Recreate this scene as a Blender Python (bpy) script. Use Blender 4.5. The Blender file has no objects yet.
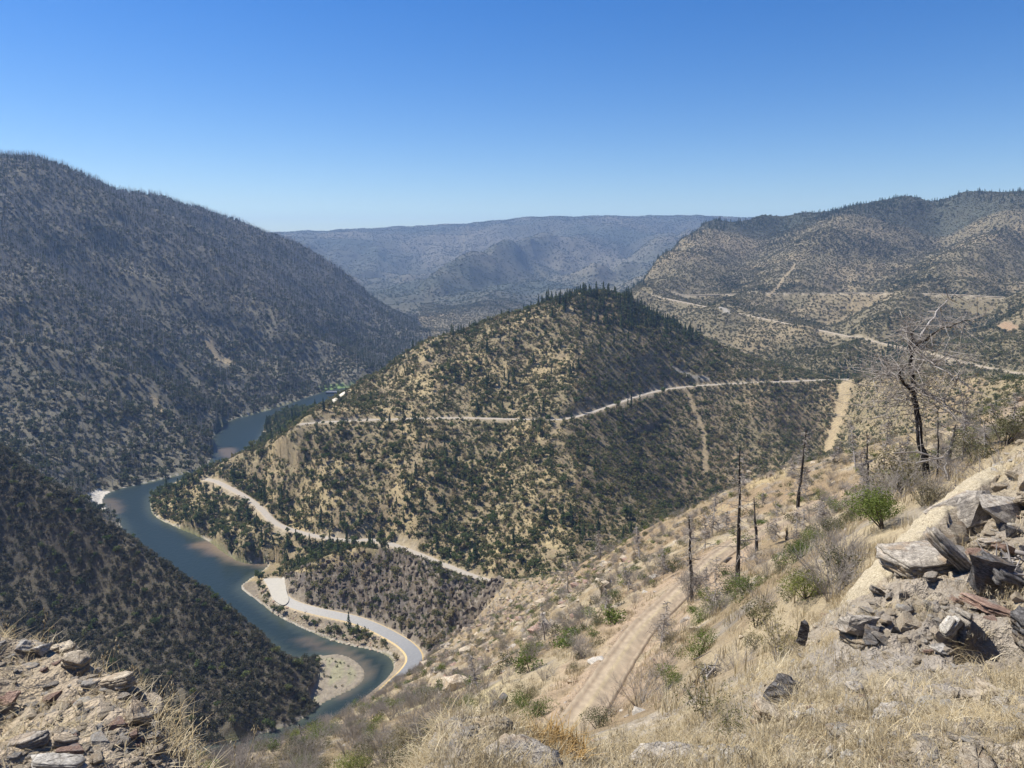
import bpy, bmesh, math, random
import numpy as np
from mathutils import Vector, Matrix, Euler
rng=np.random.default_rng(7); random.seed(7)
sc=bpy.context.scene; COL=sc.collection
SUN_AZ,SUN_EL,SUN_E=-70,53,5.0
SKY=(300,1.0,.2,3.0,.076,1.42,.513)
HAZE=(.9e-4,(.40,.62,1.0),.1)
EXPO=0.76
F=745.0; HY=250.0; ZC=220.0
PIT=math.atan((384-HY)/F); CP,SP=math.cos(PIT),math.sin(PIT)
def slope(py):                       # dz/dY of the sight line through photo row py
    v=(384-py)/F
    return (-SP+v*CP)/(CP+v*SP)
def at(px,py,Y=None,d=None):         # world point on the sight line, at forward distance Y or at drop d below the eye
    v=(384-py)/F; wy=CP+v*SP; wz=-SP+v*CP; wx=(px-512)/F
    k=(Y/wy) if Y is not None else (-d/wz)
    return np.array((wx*k,wy*k,ZC+wz*k))
def line(pts,step=0.05):
    """polyline of (px,py,Y) -> dense 3-D points"""
    P=[at(*p) for p in pts]; out=[P[0]]
    for a,b in zip(P,P[1:]):
        L=np.linalg.norm(b-a); r=min(np.hypot(*a[:2]),np.hypot(*b[:2]))
        n=max(1,int(round(L/(step*r))))
        n=min(n,8)
        for k in range(1,n+1): out.append(a+(b-a)*k/n)
    return np.array(out)
CON=[]
def add(pts,step=0.07): CON.append(line(pts,step))
def sil(pts,back,fall,step=0.07):
    """a crest seen as an outline: the ground behind it falls away"""
    L=line(pts,step); CON.append(L)
    r=np.hypot(L[:,0],L[:,1]); k=(r+back*r)/r
    B=L.copy(); B[:,0]*=k; B[:,1]*=k; B[:,2]=np.maximum(L[:,2]-fall*back*r,2.0); CON.append(B[::2])
def pt(*p): CON.append(at(*p)[None])
def xyz(*p): CON.append(np.array(p,float)[None])
# --- far plateau and its spurs
add([(-150,236,5600),(280,234,5600),(350,232,5600),(400,233,5600),(450,231,5600),(500,227,5600),(540,223,5600),(600,220,5700),(700,219,5800),(800,219,6000),(1000,214,6500),(1200,208,6500)],.2)
add([(-150,238,8000),(280,237,8000),(500,231,8000),(700,224,8200),(1000,219,8500),(1200,212,8500)],.25)
sil([(545,231,4700),(505,242,4200),(470,254,3700),(440,270,3300),(412,292,2900),(400,312,2600)],.09,.30,.08)
add([(330,242,5000),(350,268,4300),(385,310,3200)],.12)
sil([(690,228,4700),(655,243,4250),(625,256,3900),(600,266,3650)],.09,.30,.08)
add([(575,236,5000),(540,258,4300),(500,292,3300),(440,334,2500)],.12)
add([(700,236,4800),(665,268,3400),(620,292,2600)],.12)
add([(290,262,3900),(320,262,4400)],.1); pt(280,250,4300)
add([(670,234,5050),(640,262,4100),(590,292,3200)],.12)
# --- left mountain
sil([(-160,138,1500),(0,163,1550),(60,176,1650),(100,187,1700),(150,196,1800),(200,209,1950),(240,226,2050),(280,238,2150),(310,256,2200),(340,276,2250),(370,297,2250),(400,316,2200),(432,338,2150)],.12,.35,.08)
add([(40,170,1430),(100,197,1450),(150,222,1450),(220,262,1420),(290,305,1380),(335,345,1320),(365,370,1240)])
add([(120,190,1690),(170,222,1690),(240,258,1690),(310,300,1680),(360,335,1640),(395,352,1550)])
add([(-150,380,700),(0,405,750),(60,430,730),(100,470,690)])
add([(-150,270,850),(0,300,930),(60,330,920),(120,366,900),(170,405,860),(200,432,810)])
add([(60,250,1260),(130,300,1200),(200,360,1090),(235,395,1010)])
add([(0,230,1200),(80,280,1160),(150,335,1090),(205,392,980),(222,414,925)])
add([(255,330,1280),(285,370,1160)]); pt(300,385,1160); pt(330,372,1240); pt(375,356,1450); pt(400,340,1750)
# --- right mountain
sil([(632,290,1600),(640,283,1700),(660,262,1950),(680,241,2150),(708,220,2300),(760,217,2400),(800,212,2350),(850,204,2250),(900,198,2200),(960,194,2100),(1024,191,2000),(1180,180,1900)],.12,.3,.08)
add([(842,206,2230),(805,262,1750),(764,293,1420)])
add([(788,226,2300),(765,243,2180),(745,275,1850),(735,288,1620)])
add([(740,224,2290),(700,250,1980),(658,286,1580)])
add([(940,224,2060),(945,244,1950),(885,285,1600),(845,318,1240),(825,342,1080)])
add([(1015,226,1850),(940,266,1500),(885,300,1200),(855,332,1020)])
add([(1050,256,1720),(1005,300,1260),(965,338,970)])
add([(1080,280,1050),(1024,308,980),(985,342,870)])
add([(1180,250,1500),(1180,310,900)])
FAR_ROAD=[(1100,386,640),(1024,374,720),(980,367,790),(930,352,870),(880,343,960),(820,330,1080),(760,318,1200),(700,305,1330),(660,297,1430),(640,293,1480)]
UP_ROAD=[(1080,302,1080),(1010,297,1150),(920,292,1270),(830,293,1370),(740,293,1480),(690,296,1520),(650,292,1530)]
add(FAR_ROAD); add(UP_ROAD)
pt(780,350,1010); pt(720,338,1120); pt(690,322,1200); pt(850,362,930); pt(660,312,1300); pt(920,370,850)
xyz(560*.0+120,1150,45); xyz(40,1250,25); xyz(-60,1350,12); xyz(300,930,60); xyz(200,1000,52); xyz(-160,1500,8); xyz(-200,1750,10); xyz(-260,2150,14); xyz(-320,2600,20);xyz(420,840,85)
# --- central hill
sil([(318,412,683.9),(330,405,705.4),(370,376,743.1),(400,357,759.3),(430,341,770.1),(470,326,791.6),(510,312,813.1),(545,301,829.3),(575,293,840.1),(600,290,850.8),(622,292,856.2),(650,310,861.6),(700,336,861.6),(760,362,840.1),(830,377,823.9)],.06,.6,.04)
add([(830,379,818.5),(900,377,689.3),(960,376,549.3),(1024,377,441.6),(1120,378,366.2)],.05)
CON.append(line([(830,379,818.5),(900,377,689.3),(960,376,549.3),(1024,377,441.6),(1120,378,366.2)],.1)*np.array((1.1,1.1,1))-np.array((0,0,23.7)))
HILL_ROAD=[(300,424,591.3),(330,421.5,599.9),(400,418.5,610.7),(470,417.5,615.0),(520,419,609.6),(560,420.5,604.2),(590,413,629.0),(620,402,676.4),(650,392,723.7),(680,387,750.7),(720,384,767.9),(770,382,781.9),(830,379.5,799.1),(862,378.5,803.4)]
add(HILL_ROAD,.05)
add([(600,292,848.7),(585,350,721.6),(572,385,657.0),(560,419,606.4),(548,455,550.6),(532,500,494.8),(512,545,451.6),(500,565,436.8)],.05)
add([(640,318,828),(645,350,770),(655,375,745),(690,386,756.1)],.05)
add([(690,386,756.1),(703,430,688.4),(705,470,628.4),(690,512,563.9)],.05)
add([(470,328,789.4),(450,370,700.0),(435,417,612.8),(420,470,537.9),(400,530,491.0)],.05)
add([(380,385,723.7),(350,419,603.1),(330,470,548.5),(310,510,527.3)],.05)
add([(530,370,700.0),(515,417,618.2),(495,470,545.3),(460,530,484.8)],.06)
add([(770,382,777.6),(765,420,719.4),(775,455,668.2)],.06); add([(845,381,791.6),(840,415,743.1),(828,450,701.1)],.06)
add([(900,400,635.4),(900,432,580.6)]); add([(960,395,506.2),(960,422,457.7)]); add([(1024,392,403.9),(1024,408,371.6)]); pt(1120,395,333.9)
sil([(288,430,632),(270,441,630),(240,459,625),(215,471,622),(200,475,624)],.07,.5,.05)
MID_ROAD=[(204, 479, 619.9),(214, 480, 613.8),(228, 487, 595.2),(245, 496, 574.8),(262, 509, 551.1),(272, 522, 528.5),(290, 530, 514.2),(320, 537, 500.9),(350, 541, 493.6),(372, 539, 498.8),(395, 545, 490.5),(420, 555, 474.1),(440, 563, 457.8),(455, 569, 447.4),(472, 576, 437.2),(496, 583, 424.9)]
add(MID_ROAD,.05)
add([(240,470,618),(262,493,590)]); add([(285,470,568),(292,513,543)])
for q in ((276,428,210),(286,420,208),(296,412,206),(268,440,206),(262,446,209),(300,406,207),(168,494,212),(182,505,210),(200,520,209),(222,535,208),(240,547,209),(180,492,207),(215,505,203)): CON.append(at(q[0],q[1],d=q[2])[None])
# rock knoll between the two lower roads
add([(285,580,446),(310,573,441),(340,566,436),(380,563,428),(420,569,418),(450,584,402),(475,601,384)],.03)
add([(300,568,462),(340,559,466),(380,556,462),(420,562,450),(450,575,436)],.04)
LOW_ROAD=[(272,583,466),(276,592,452),(283,603,436),(300,610,426),(330,616,417),(355,621,411),(380,630,399),(400,640,386),(412,650,373),(416,659,361),(410,670,350),(395,684,336),(380,698,322)]
add(LOW_ROAD,.05)
add([(298,598,435),(312,603,431),(345,607,424),(385,617,408),(415,630,391),(428,645,374)],.03)
add([(270,540,510),(300,550,492),(250,520,540),(215,500,590),(340,552,482)],.06)
# --- dark ridge inside the near bend
sil([(-160,365,480),(0,450,432),(60,491,412),(130,543,392),(200,591,375),(254,632,357),(288,664,346)],.07,.5,.05); pt(304,682,342); pt(313,692,338)
add([(-160,560,380),(0,590,378),(50,640,352),(150,685,326),(230,722,308)],.06); add([(-100,500,400),(0,530,400),(100,590,378),(200,645,349),(270,690,330)],.06)
# --- our own slope
SILN=[(200,775,88),(280,742,97),(330,722,112),(370,701,142),(400,682,190),(424,666,262),(450,640,325),(475,607,355),(497,583,370),(540,575,330),(584,567,290),(647,537,235),(717,511,190),(762,485,165),(851,456,135),(900,441,125),(960,426,118),(1024,405,110),(1170,365,105)]
sil(SILN,.10,.75,.06)
add([(445,655,320),(470,632,318),(500,612,300),(540,600,230),(575,592,150)],.08)
add([(440,680,190),(480,650,170),(520,625,150),(550,612,125)],.08)
add([(400,705,100),(450,690,100),(500,660,95),(545,640,80)],.08)
add([(230,765,80),(280,750,75),(340,732,68),(400,715,62),(450,700,58),(500,690,50),(540,685,46)],.08)
add([(590,600,95),(640,570,100),(690,545,110),(740,515,115),(800,488,118),(850,470,115),(925,446,105)],.08)
TRACK=[(545,778,26.5),(566,738,31.5),(590,703,37),(620,660,45.5),(640,630,52),(655,615,56),(670,600,60),(700,572,68.5),(720,553,76),(760,531,84),(800,514,94),(835,498,104)]
add(TRACK,.06)
add([(520,745,26),(480,735,28),(430,745,30),(350,768,33),(280,790,36)],.1)
add([(560,690,41),(600,640,52),(640,600,64)],.1)
add([(680,640,42),(700,605,50),(735,585,55),(770,560,60),(800,540,66),(850,510,72),(900,490,66),(925,476,60),(980,450,55),(1024,432,52),(1150,390,50)],.1)
add([(600,740,24),(640,700,24),(690,655,24),(740,620,25),(780,585,26),(820,555,27),(860,525,29),(910,488,31),(990,446,28),(1100,405,26)],.1)
for q in ((300,805,12),(300,795,20),(310,782,33),(240,810,8),(240,800,16),(230,788,34),(360,800,10),(360,790,18),(400,800,9),(400,788,18),(405,776,27),(430,770,14),(435,760,22)): pt(*q)
# --- foreground bank and mound
sil([(445,728,5.0),(480,736,5.1),(520,746,5),(560,752,5.2),(590,765,5.6),(640,757,7.6),(700,722,8),(740,690,7.6),(790,650,7.6),(830,608,7.6),(900,548,8),(960,492,9),(1000,462,10),(1024,446,10.5),(1170,410,11)],.25,.75,.12)
sil([(-170,620,4.8),(0,648,4.6),(60,652,4.5),(100,672,4.3),(125,684,4.1),(150,704,3.95),(178,752,3.65),(200,800,3.3),(250,880,2.8),(330,900,2.7),(400,840,3.2),(430,770,4.2),(445,732,5.0)],.25,1.0,.12)
add([(900,768,3.4),(1024,768,3.3),(1150,768,3.2)],.2); add([(760,768,3.9),(680,775,4.6),(560,790,4)],.2)
add([(850,690,5.4),(950,680,5.1),(1024,655,5.2),(1150,640,5)],.2); add([(870,610,6.6),(980,600,6.6),(1024,560,7.2)],.2); pt(1000,520,8.2)
add([(-150,768,3),(0,768,3.0),(100,768,3.05)],.2); pt(40,700,3.75)
for a in range(-180,180,20): xyz(math.sin(math.radians(a)),math.cos(math.radians(a)),ZC-1.68)
for a in range(-180,180,25):
    if abs(a)>58:
        for r,z in ((4,-1.4),(14,1),(60,12),(250,40),(1000,90),(3500,150),(9000,170)):
            k=min(1,(abs(a)-50)/60); zz=z if a>0 or abs(a)>120 else (-2.5 if r<10 else z-.45*r*(r<400)*.5)
            xyz(r*math.sin(math.radians(a)),r*math.cos(math.radians(a)),max(5,ZC+zz*(1 if z>0 else 1)))
# --- river: both banks as photo points at water level (drop 220)
RB_L=[(420,372),(380,384),(335,388),(300,400),(262,412),(226,421),(211,437),(214,455),(205,468),(165,479),(108,491),(100,503),(118,520)]
RB_R=[(440,374),(400,388),(352,394),(310,408),(272,415),(261,440),(246,452),(226,466),(190,477),(152,490),(149,514),(175,527),(205,538),(233,559),(248,564),(275,562),(243,583),(240,589),(258,601),(276,616),(310,632),(345,645),(384,652),(396,664),(391,682),(372,700),(345,716),(300,739),(262,757),(215,780)]
def w(p): return at(p[0],p[1],d=ZC)[:2]
L=[w(p) for p in RB_L]+[np.array(p) for p in ((-303,555),(-277,515),(-224,465),(-182,428),(-154,402),(-138,388),(-122,372))]
L+=[w(p) for p in ((338,652),(358,662),(367,674),(358,687),(333,698),(318,706),(296,724),(255,736),(220,744),(150,748))]+[np.array(p) for p in ((-230,318),(-420,345),(-700,420))]
R=[w(p) for p in RB_R]+[np.array(p) for p in ((-190,285),(-420,290),(-720,350))]
UPS=[np.array(p) for p in ((-150,1600),(-215,1800))]
def smooth(P,n=2):
    P=np.array(P)
    for _ in range(n):
        Q=[P[0]]
        for a,b in zip(P,P[1:]): Q+= [a*.75+b*.25,a*.25+b*.75]
        Q.append(P[-1]); P=np.array(Q)
    return P
RIV=np.vstack([smooth([p+np.array((-14,0)) for p in UPS[::-1]]+L,2), smooth([p+np.array((14,0)) for p in UPS[::-1]]+R,2)[::-1]])
for q in L+R: CON.append(np.array((q[0],q[1],0.3))[None])
# ---------------------------------------------------------------- solve
def feat(P):
    r=np.hypot(P[:,0],P[:,1]); return np.stack([np.arctan2(P[:,0],P[:,1])*1.6,np.log(r)],1), (P[:,2]-ZC)/r
def solve():
    P=np.vstack(CON); X,t=feat(P)
    keep=[];seen=set()
    for i,x in enumerate(X):
        k=(round(x[0]/.006),round(x[1]/.006))
        if k not in seen: seen.add(k); keep.append(i)
    X=X[keep]; t=t[keep]
    D=np.sqrt(((X[:,None]-X[None])**2).sum(-1)+.02**2)
    n=len(X); A=np.zeros((n+3,n+3)); A[:n,:n]=D-np.eye(n)*4e-4; A[:n,n]=1; A[:n,n+1:]=X; A[n,:n]=1; A[n+1:,:n]=X.T
    c=np.linalg.solve(A,np.concatenate([t,np.zeros(3)]))
    return X,c
def evalt(X,c,Q):
    out=np.empty(len(Q)); n=len(X)
    for i in range(0,len(Q),8000):
        q=Q[i:i+8000]
        d2=(q**2).sum(1)[:,None]+(X**2).sum(1)[None]-2*q@X.T
        out[i:i+8000]=np.sqrt(np.maximum(d2,0)+.02**2)@c[:n]+c[n]+q@c[n+1:]
    return out
# ================================================================= ground heights
def hash2(ix,iy,s):
    h=(ix.astype(np.int64)*374761393+iy.astype(np.int64)*668265263+s*974634777)&0x7fffffff
    h=((h^(h>>13))*1274126177)&0x7fffffff
    return (h^(h>>16))&0xffff
def noise(x,y,s=0):
    x=np.asarray(x,float);y=np.asarray(y,float)
    ix=np.floor(x);iy=np.floor(y);fx=x-ix;fy=y-iy
    u=fx*fx*fx*(fx*(fx*6-15)+10);v=fy*fy*fy*(fy*(fy*6-15)+10)
    def g(dx,dy):
        a=hash2(ix+dx,iy+dy,s)*(2*math.pi/65536.); return np.cos(a)*(fx-dx)+np.sin(a)*(fy-dy)
    a=g(0,0);b=g(1,0);c=g(0,1);d=g(1,1)
    return 1.5*((a*(1-u)+b*u)*(1-v)+(c*(1-u)+d*u)*v)
def fbm(x,y,lam,octv=4,s=0,gain=.5):
    o=0;a=1.0;tot=0
    for k in range(octv):
        o=o+a*noise(x/lam+k*17.3,y/lam-k*9.1,s+k);tot+=a;a*=gain;lam/=2.03
    return o/tot*1.6
def sstep(a,b,x):
    t=np.clip((x-a)/(b-a),0,1); return t*t*(3-2*t)
def project(P):
    x,y,z=P[...,0],P[...,1],P[...,2]-ZC
    w=y*CP-z*SP; v=(y*SP+z*CP)
    w=np.where(w>1e-3,w,1e-3)
    return 512+F*x/w, 384-F*v/w
def segdist(x,y,poly):
    """distance to a polyline (n,2+) and the arc position of the foot"""
    bd=np.full(x.shape,1e9);bt=np.zeros(x.shape)
    for i,(a,b) in enumerate(zip(poly,poly[1:])):
        dx,dy=b[0]-a[0],b[1]-a[1];L=dx*dx+dy*dy+1e-9
        t=np.clip(((x-a[0])*dx+(y-a[1])*dy)/L,0,1)
        d=np.hypot(x-a[0]-t*dx,y-a[1]-t*dy)
        m=d<bd;bd=np.where(m,d,bd);bt=np.where(m,i+t,bt)
    return bd,bt
def inpoly(x,y,poly):
    c=np.zeros(np.shape(x),bool);n=len(poly)
    for i in range(n):
        a=poly[i];b=poly[(i+1)%n]
        m=((a[1]>y)!=(b[1]>y))&(x<(b[0]-a[0])*(y-a[1])/((b[1]-a[1])+1e-12)+a[0]); c^=m
    return c
X_,c_=solve()
AZ=np.concatenate([np.linspace(-math.pi,-.92,40,endpoint=False),np.linspace(-.92,-.70,90,endpoint=False),np.linspace(-.70,.70,860),np.linspace(.70,.92,91)[1:],np.linspace(.92,math.pi,41)[1:]])
def lnr():
    o=[math.log(.55)]
    while o[-1]<math.log(9600):
        r=math.exp(o[-1]); o.append(o[-1]+(.0042 if 270<r<900 else .0085 if r<60 else .0075))
    return np.array(o)
LR=lnr(); RR=np.exp(LR); NA,NR=len(AZ),len(LR)
ca=np.concatenate([np.linspace(-math.pi,-.76,26,endpoint=False),np.linspace(-.76,.76,420),np.linspace(.76,math.pi,27)[1:]]); cl=np.linspace(LR[0],LR[-1],620)
Tc=evalt(X_,c_,np.stack(np.meshgrid(ca*1.6,cl,indexing='ij'),-1).reshape(-1,2)).reshape(len(ca),len(cl))
def bil(G,ga,gl,a,l):
    i=np.clip(np.searchsorted(ga,a)-1,0,len(ga)-2); fi=np.clip((a-ga[i])/(ga[i+1]-ga[i]),0,1)
    j=np.clip(np.searchsorted(gl,l)-1,0,len(gl)-2); fj=np.clip((l-gl[j])/(gl[j+1]-gl[j]),0,1)
    return (G[i,j]*(1-fi)+G[i+1,j]*fi)*(1-fj)+(G[i,j+1]*(1-fi)+G[i+1,j+1]*fi)*fj
A2,L2=np.meshgrid(AZ,LR,indexing='ij'); R2=np.exp(L2)
T=bil(Tc,ca,cl,A2,L2)
w_=np.clip((np.abs(AZ)-2.7)/.44,0,1); s_=.5*(T[0]+T[-1]); T=T*(1-w_)[:,None]+s_[None]*w_[:,None]   # close the seam behind
GX=np.sin(A2)*R2; GY=np.cos(A2)*R2; GZ=T*R2+ZC
GZ=np.maximum(GZ,np.interp(R2,[0,1300,2000,2600,5000,9000],[.2,.2,6,40,90,160]))
# roads in world space
def road3(pts,n=2):
    P=np.array([at(*p) for p in pts])
    for _ in range(n):
        Q=[P[0]]
        for a,b in zip(P,P[1:]): Q+=[a*.75+b*.25,a*.25+b*.75]
        Q.append(P[-1]);P=np.array(Q)
    return P
ROADS=dict(hill=(road3(HILL_ROAD),1.9),mid=(road3(MID_ROAD),2.7),low=(road3(LOW_ROAD),4.6),far=(road3(FAR_ROAD),2.5),up=(road3(UP_ROAD),2.2),track=(road3(TRACK),.8))
for k,(P,w) in ROADS.items():
    z=P[:,2].copy()
    for _ in range(6): z[1:-1]=.25*z[:-2]+.5*z[1:-1]+.25*z[2:]
    if k=='low': z=np.maximum(z,4.2)
    P[:,2]=z
roadmask=np.ones_like(GZ); NRD={}
for k,(P,w) in ROADS.items():
    b=(GX>P[:,0].min()-60)&(GX<P[:,0].max()+60)&(GY>P[:,1].min()-60)&(GY<P[:,1].max()+60)
    d=np.full(GZ.shape,1e9);t=np.zeros(GZ.shape)
    d[b],t[b]=segdist(GX[b],GY[b],P); NRD[k]=(d,t)
    roadmask=np.minimum(roadmask,sstep(w,w*4+ (4 if k!='track' else 0),d))
POOL=inpoly(GX,GY,RIV)&(GY<3000); dr=np.full(GZ.shape,1e9)
b=(R2>200)&(R2<3200)&(GZ<90); dr[b],_=segdist(GX[b],GY[b],np.vstack([RIV,RIV[:1]]))
rivmask=sstep(0,35,np.where(POOL,0,dr))
# multi-scale relief, each wavelength only where it is small beside the viewing range
PXg,PYg=project(np.stack([GX,GY,GZ],-1)); front=np.abs(A2)<1.2
left_y=[200,310,330,350,372,385,400,428,470,508,547,574,608,655,700,760,850,925,1000,1160,1300,1600,2200,2800]
left_x=[-170,-99,-78,-68,-80,-115,-135,-162,-205,-237,-268,-294,-322,-350,-335,-300,-325,-322,-300,-275,-210,-150,-280,-340]
def leftside(x,y): return x<np.interp(y,left_y,left_x)
CRAG=[(383,640),(300,612),(270,592),(285,574),(335,556),(400,548),(455,566),(505,583),(470,625),(432,655)]
crag=inpoly(PXg,PYg,CRAG)&(R2>300)&(R2<560)&front
TALUS=[(425,662),(455,640),(505,590),(590,570),(640,550),(600,598),(560,625),(520,650),(470,690),(430,690)]
talus=inpoly(PXg,PYg,TALUS)&(R2>85)&(R2<400)&front
N=np.zeros_like(GZ)
for k,lam in enumerate((220,110,55,27,13,6.5,3.2,1.6,.8,.4,.2)):
    q=lam/R2; wgt=(1-sstep(.10,.28,q))*sstep(.006,.012,q)
    m=wgt>0
    a=.045*lam*(1.0 if lam>8 else 1.1)
    n=np.zeros_like(GZ); n[m]=noise(GX[m]/lam+3.1*k,GY[m]/lam,40+k)
    N+=a*wgt*n
N*=np.where(R2>1000,1.35,1.0)
rough=np.where(crag,1,0)*1.0+np.where(talus,.55,0)
m=rough>0
rg=np.zeros_like(GZ); 
xr=GX[m]*.8+GY[m]*.6; yr=-GX[m]*.6+GY[m]*.8
rg[m]=(1-2*np.abs(fbm(xr/1.8,yr,15,4,71,.6)))*2.4+(1-2*np.abs(noise(xr/9,yr/4,77)))*2.6
rg[m]-=1.8
N+=rg*rough*sstep(0,60,np.where(m,60,0))
# the road on our slope: bank edge and mound get stony relief
OUTC=[(846,625),(886,585),(946,525),(1003,480),(1060,450),(1060,664),(1000,672),(955,668),(900,650),(850,645)]
oc_=inpoly(PXg,PYg,OUTC)&(R2<13)&front; lay_=np.zeros_like(GZ); m=oc_; lay_[m]=.05*np.round(2.5*(noise((GX[m]+GY[m]*.6)/.22,(GX[m]*.6-GY[m])/.9,24)+.6*noise(GX[m]/.12,GY[m]/.2,25)))/2.5
nearrel=lay_+(.10*fbm(GX,GY,1.5,4,91)+.05*(1-2*np.abs(noise(GX/.35,GY/.35,92)))+.022*noise(GX/.09,GY/.09,93))*(1-sstep(11,18,R2))*sstep(1.2,2.5,R2)
lm_=leftside(GX,GY)&(R2>620)&(GY>500); rm_=(~lm_)&(R2>950)&(GY>800)&(GX>50)
rl=(1-2*np.abs(noise(GY/190+.15*noise(GX/300,GY/300,4),GX/900,95)))*21+(1-2*np.abs(noise(GY/80,GX/420,96)))*8-18
u_,v_=GX*.53+GY*.85,GX*.85-GY*.53
rr_=(1-2*np.abs(noise(v_/170,u_/1000,97)))*7+(1-2*np.abs(noise(v_/70,u_/420,98)))*4-7
ff_=(1-2*np.abs(noise(GX/420+.2*noise(GY/900,GX/900,5),GY/1700,99)))*42+(1-2*np.abs(noise(GX/170,GY/800,100)))*16-30
N=N+.6*ff_*sstep(2300,3000,R2)*(1-sstep(4700,5300,GY))+rl*lm_*sstep(15,70,GZ)*(1-.7*sstep(300,400,GZ))+rr_*rm_*sstep(25,80,GZ)*(1-.8*sstep(1750,2050,R2))
GZ=GZ+N*np.minimum(roadmask,rivmask)+nearrel
POLE=0
# river bed and banks
bank=np.where(POOL,-np.minimum(3.0,dr*.22)-.25,0)
GZ=np.where(POOL,np.minimum(GZ,bank),np.where(dr<40,np.maximum(GZ,.12+np.minimum(dr,2)*.1),GZ))
BAR=smooth([w_ for w_ in ([at(p[0],p[1],d=ZC)[:2] for p in ((292,628),(318,642),(338,651),(358,661),(368,674),(359,688),(334,699),(318,706),(306,700),(322,672),(312,652))])],1)
inbar=inpoly(GX,GY,BAR)&(R2<420)
GZ=np.where(inbar&~POOL,np.minimum(GZ,.25+np.minimum(dr,20)*.045),GZ)
PULL=np.array([at(p[0],p[1],Y=None,d=ZC-5.2)[:2] for p in ((263,578),(285,577),(286,590),(290,600),(283,606),(272,598),(268,586))])
inpull=inpoly(GX,GY,PULL)
GZ=np.where(inpull,4.6,GZ)
bare=np.zeros_like(GZ)
for k,(P,w) in ROADS.items():
    d,t=NRD[k]; zr=np.interp(t,np.arange(len(P)),P[:,2])
    pad=.7 if k!='track' else .5
    sink=.3 if k!='track' else .1
    up=zr-sink+np.maximum(d-w-pad,0)*1.15; dn=zr-sink-np.maximum(d-w-pad,0)*.75
    near=(d<w+26)&(~POOL)&~((k=='mid')&(GZ<4)&(d>w+12))
    Z0=GZ.copy()
    GZ=np.where(near,np.clip(GZ,dn,up),GZ)
    cut=np.clip((np.abs(GZ-Z0)-.8)/2,0,1)*near*(1-sstep(w+2,w+7,d))*np.clip(.6+noise(GX/9,GY/9,88),0,1)
    bare=np.maximum(bare,np.maximum(cut,(d<w+pad+.2)*1.0))
def march(px,py):
    d=at(px,py,Y=1.0)-np.array((0,0,ZC)); ks=np.linspace(2.5,12,1500); Q=np.array((0,0,ZC))+d*ks[:,None]; h=bil(GZ,AZ,LR,np.arctan2(Q[:,0],Q[:,1]),np.log(np.hypot(Q[:,0],Q[:,1]))); return Q[np.nonzero(Q[:,2]<=h)[0][0]]
LED=np.array([at(*p)[:2] for p in ((1016,468,9.4),(1003,474,9.2),(978,488,8.75),(946,514,8.3),(916,544,7.85),(886,578,7.4),(850,612,7.05))])
dl,_=segdist(GX,GY,LED); GZ=GZ-.16*(1-sstep(.2,.8,dl))*(R2<16)
PIT1=march(990,642);PIT2=march(925,594)
for P_,rad,dep in ((PIT1,.30,.85),(PIT2,.22,.4)):
    d=np.hypot((GX-P_[0]),(GY-P_[1])*.8); GZ=np.where(d<rad*1.4,np.minimum(GZ,P_[2]+.06-dep*(1-sstep(rad*.6,rad*1.15,d))),GZ)
GP=np.stack([GX,GY,GZ],-1)
def height(x,y):
    a=np.arctan2(x,y); return bil(GZ,AZ,LR,a,np.log(np.maximum(np.hypot(x,y),.56)))
# what the eye can see: running horizon per azimuth
SL=(GZ-ZC)/R2; HOR=np.maximum.accumulate(SL,axis=1)
def visible(x,y,ztop):
    a=np.arctan2(x,y); r=np.hypot(x,y); j=np.clip(np.searchsorted(LR,np.log(r*.985))-1,0,NR-1); i=np.clip(np.searchsorted(AZ,a),0,NA-1)
    return (ztop-ZC)/r>=HOR[i,j]
# ================================================================= ground colour (albedo of soil, dry grass, rock, ash)
def C(*c): return np.array(c,float)
TAN=C(.26,.205,.12);STRAW=C(.42,.335,.175);RED=C(.27,.185,.11);ASH=C(.10,.09,.084);GREY=C(.29,.265,.235);DIRT=C(.43,.35,.25);SAND=C(.52,.48,.40);OLIVE=C(.20,.19,.09)
PXg,PYg=project(GP)
def mix(col,c,m): return col*(1-m[...,None])+c*m[...,None]
n1=fbm(GX,GY,60,4,11);n2=fbm(GX,GY,14,4,12);n3=fbm(GX,GY,200,3,13);n4=fbm(GX,GY,4,3,14)
left=leftside(GX,GY)
col=np.ones(GZ.shape+(3,))*TAN
col=mix(col,RED,np.clip(.35+n1*1.2,0,1)*.7)
col=mix(col,STRAW,sstep(.1,.5,n2)*.5)
# left mountain and dark ridge: burned, ashy ground
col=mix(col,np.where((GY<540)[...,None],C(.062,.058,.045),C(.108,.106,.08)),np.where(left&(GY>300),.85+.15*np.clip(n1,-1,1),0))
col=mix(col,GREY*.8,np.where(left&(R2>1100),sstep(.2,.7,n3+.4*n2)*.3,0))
# far side: right mountain, plateau
rm=(~left)&(R2>860)&(GY>700)
col=mix(col,C(.135,.118,.07),np.where(rm,.85,0)); col=mix(col,TAN,np.where(rm,sstep(-.05,.5,n3+.3*n1)*.6,0))
col=mix(col,C(.065,.068,.046),np.where(R2>2300,.85,0)); fp_=fbm(GX,GY,700,4,31); col=mix(col,C(.135,.12,.08),np.where(R2>2300,sstep(.05,.5,fp_)*.8,0)); col=mix(col,C(.05,.06,.042),np.where(R2>2300,sstep(.1,.5,-fp_)*.8,0))
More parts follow.
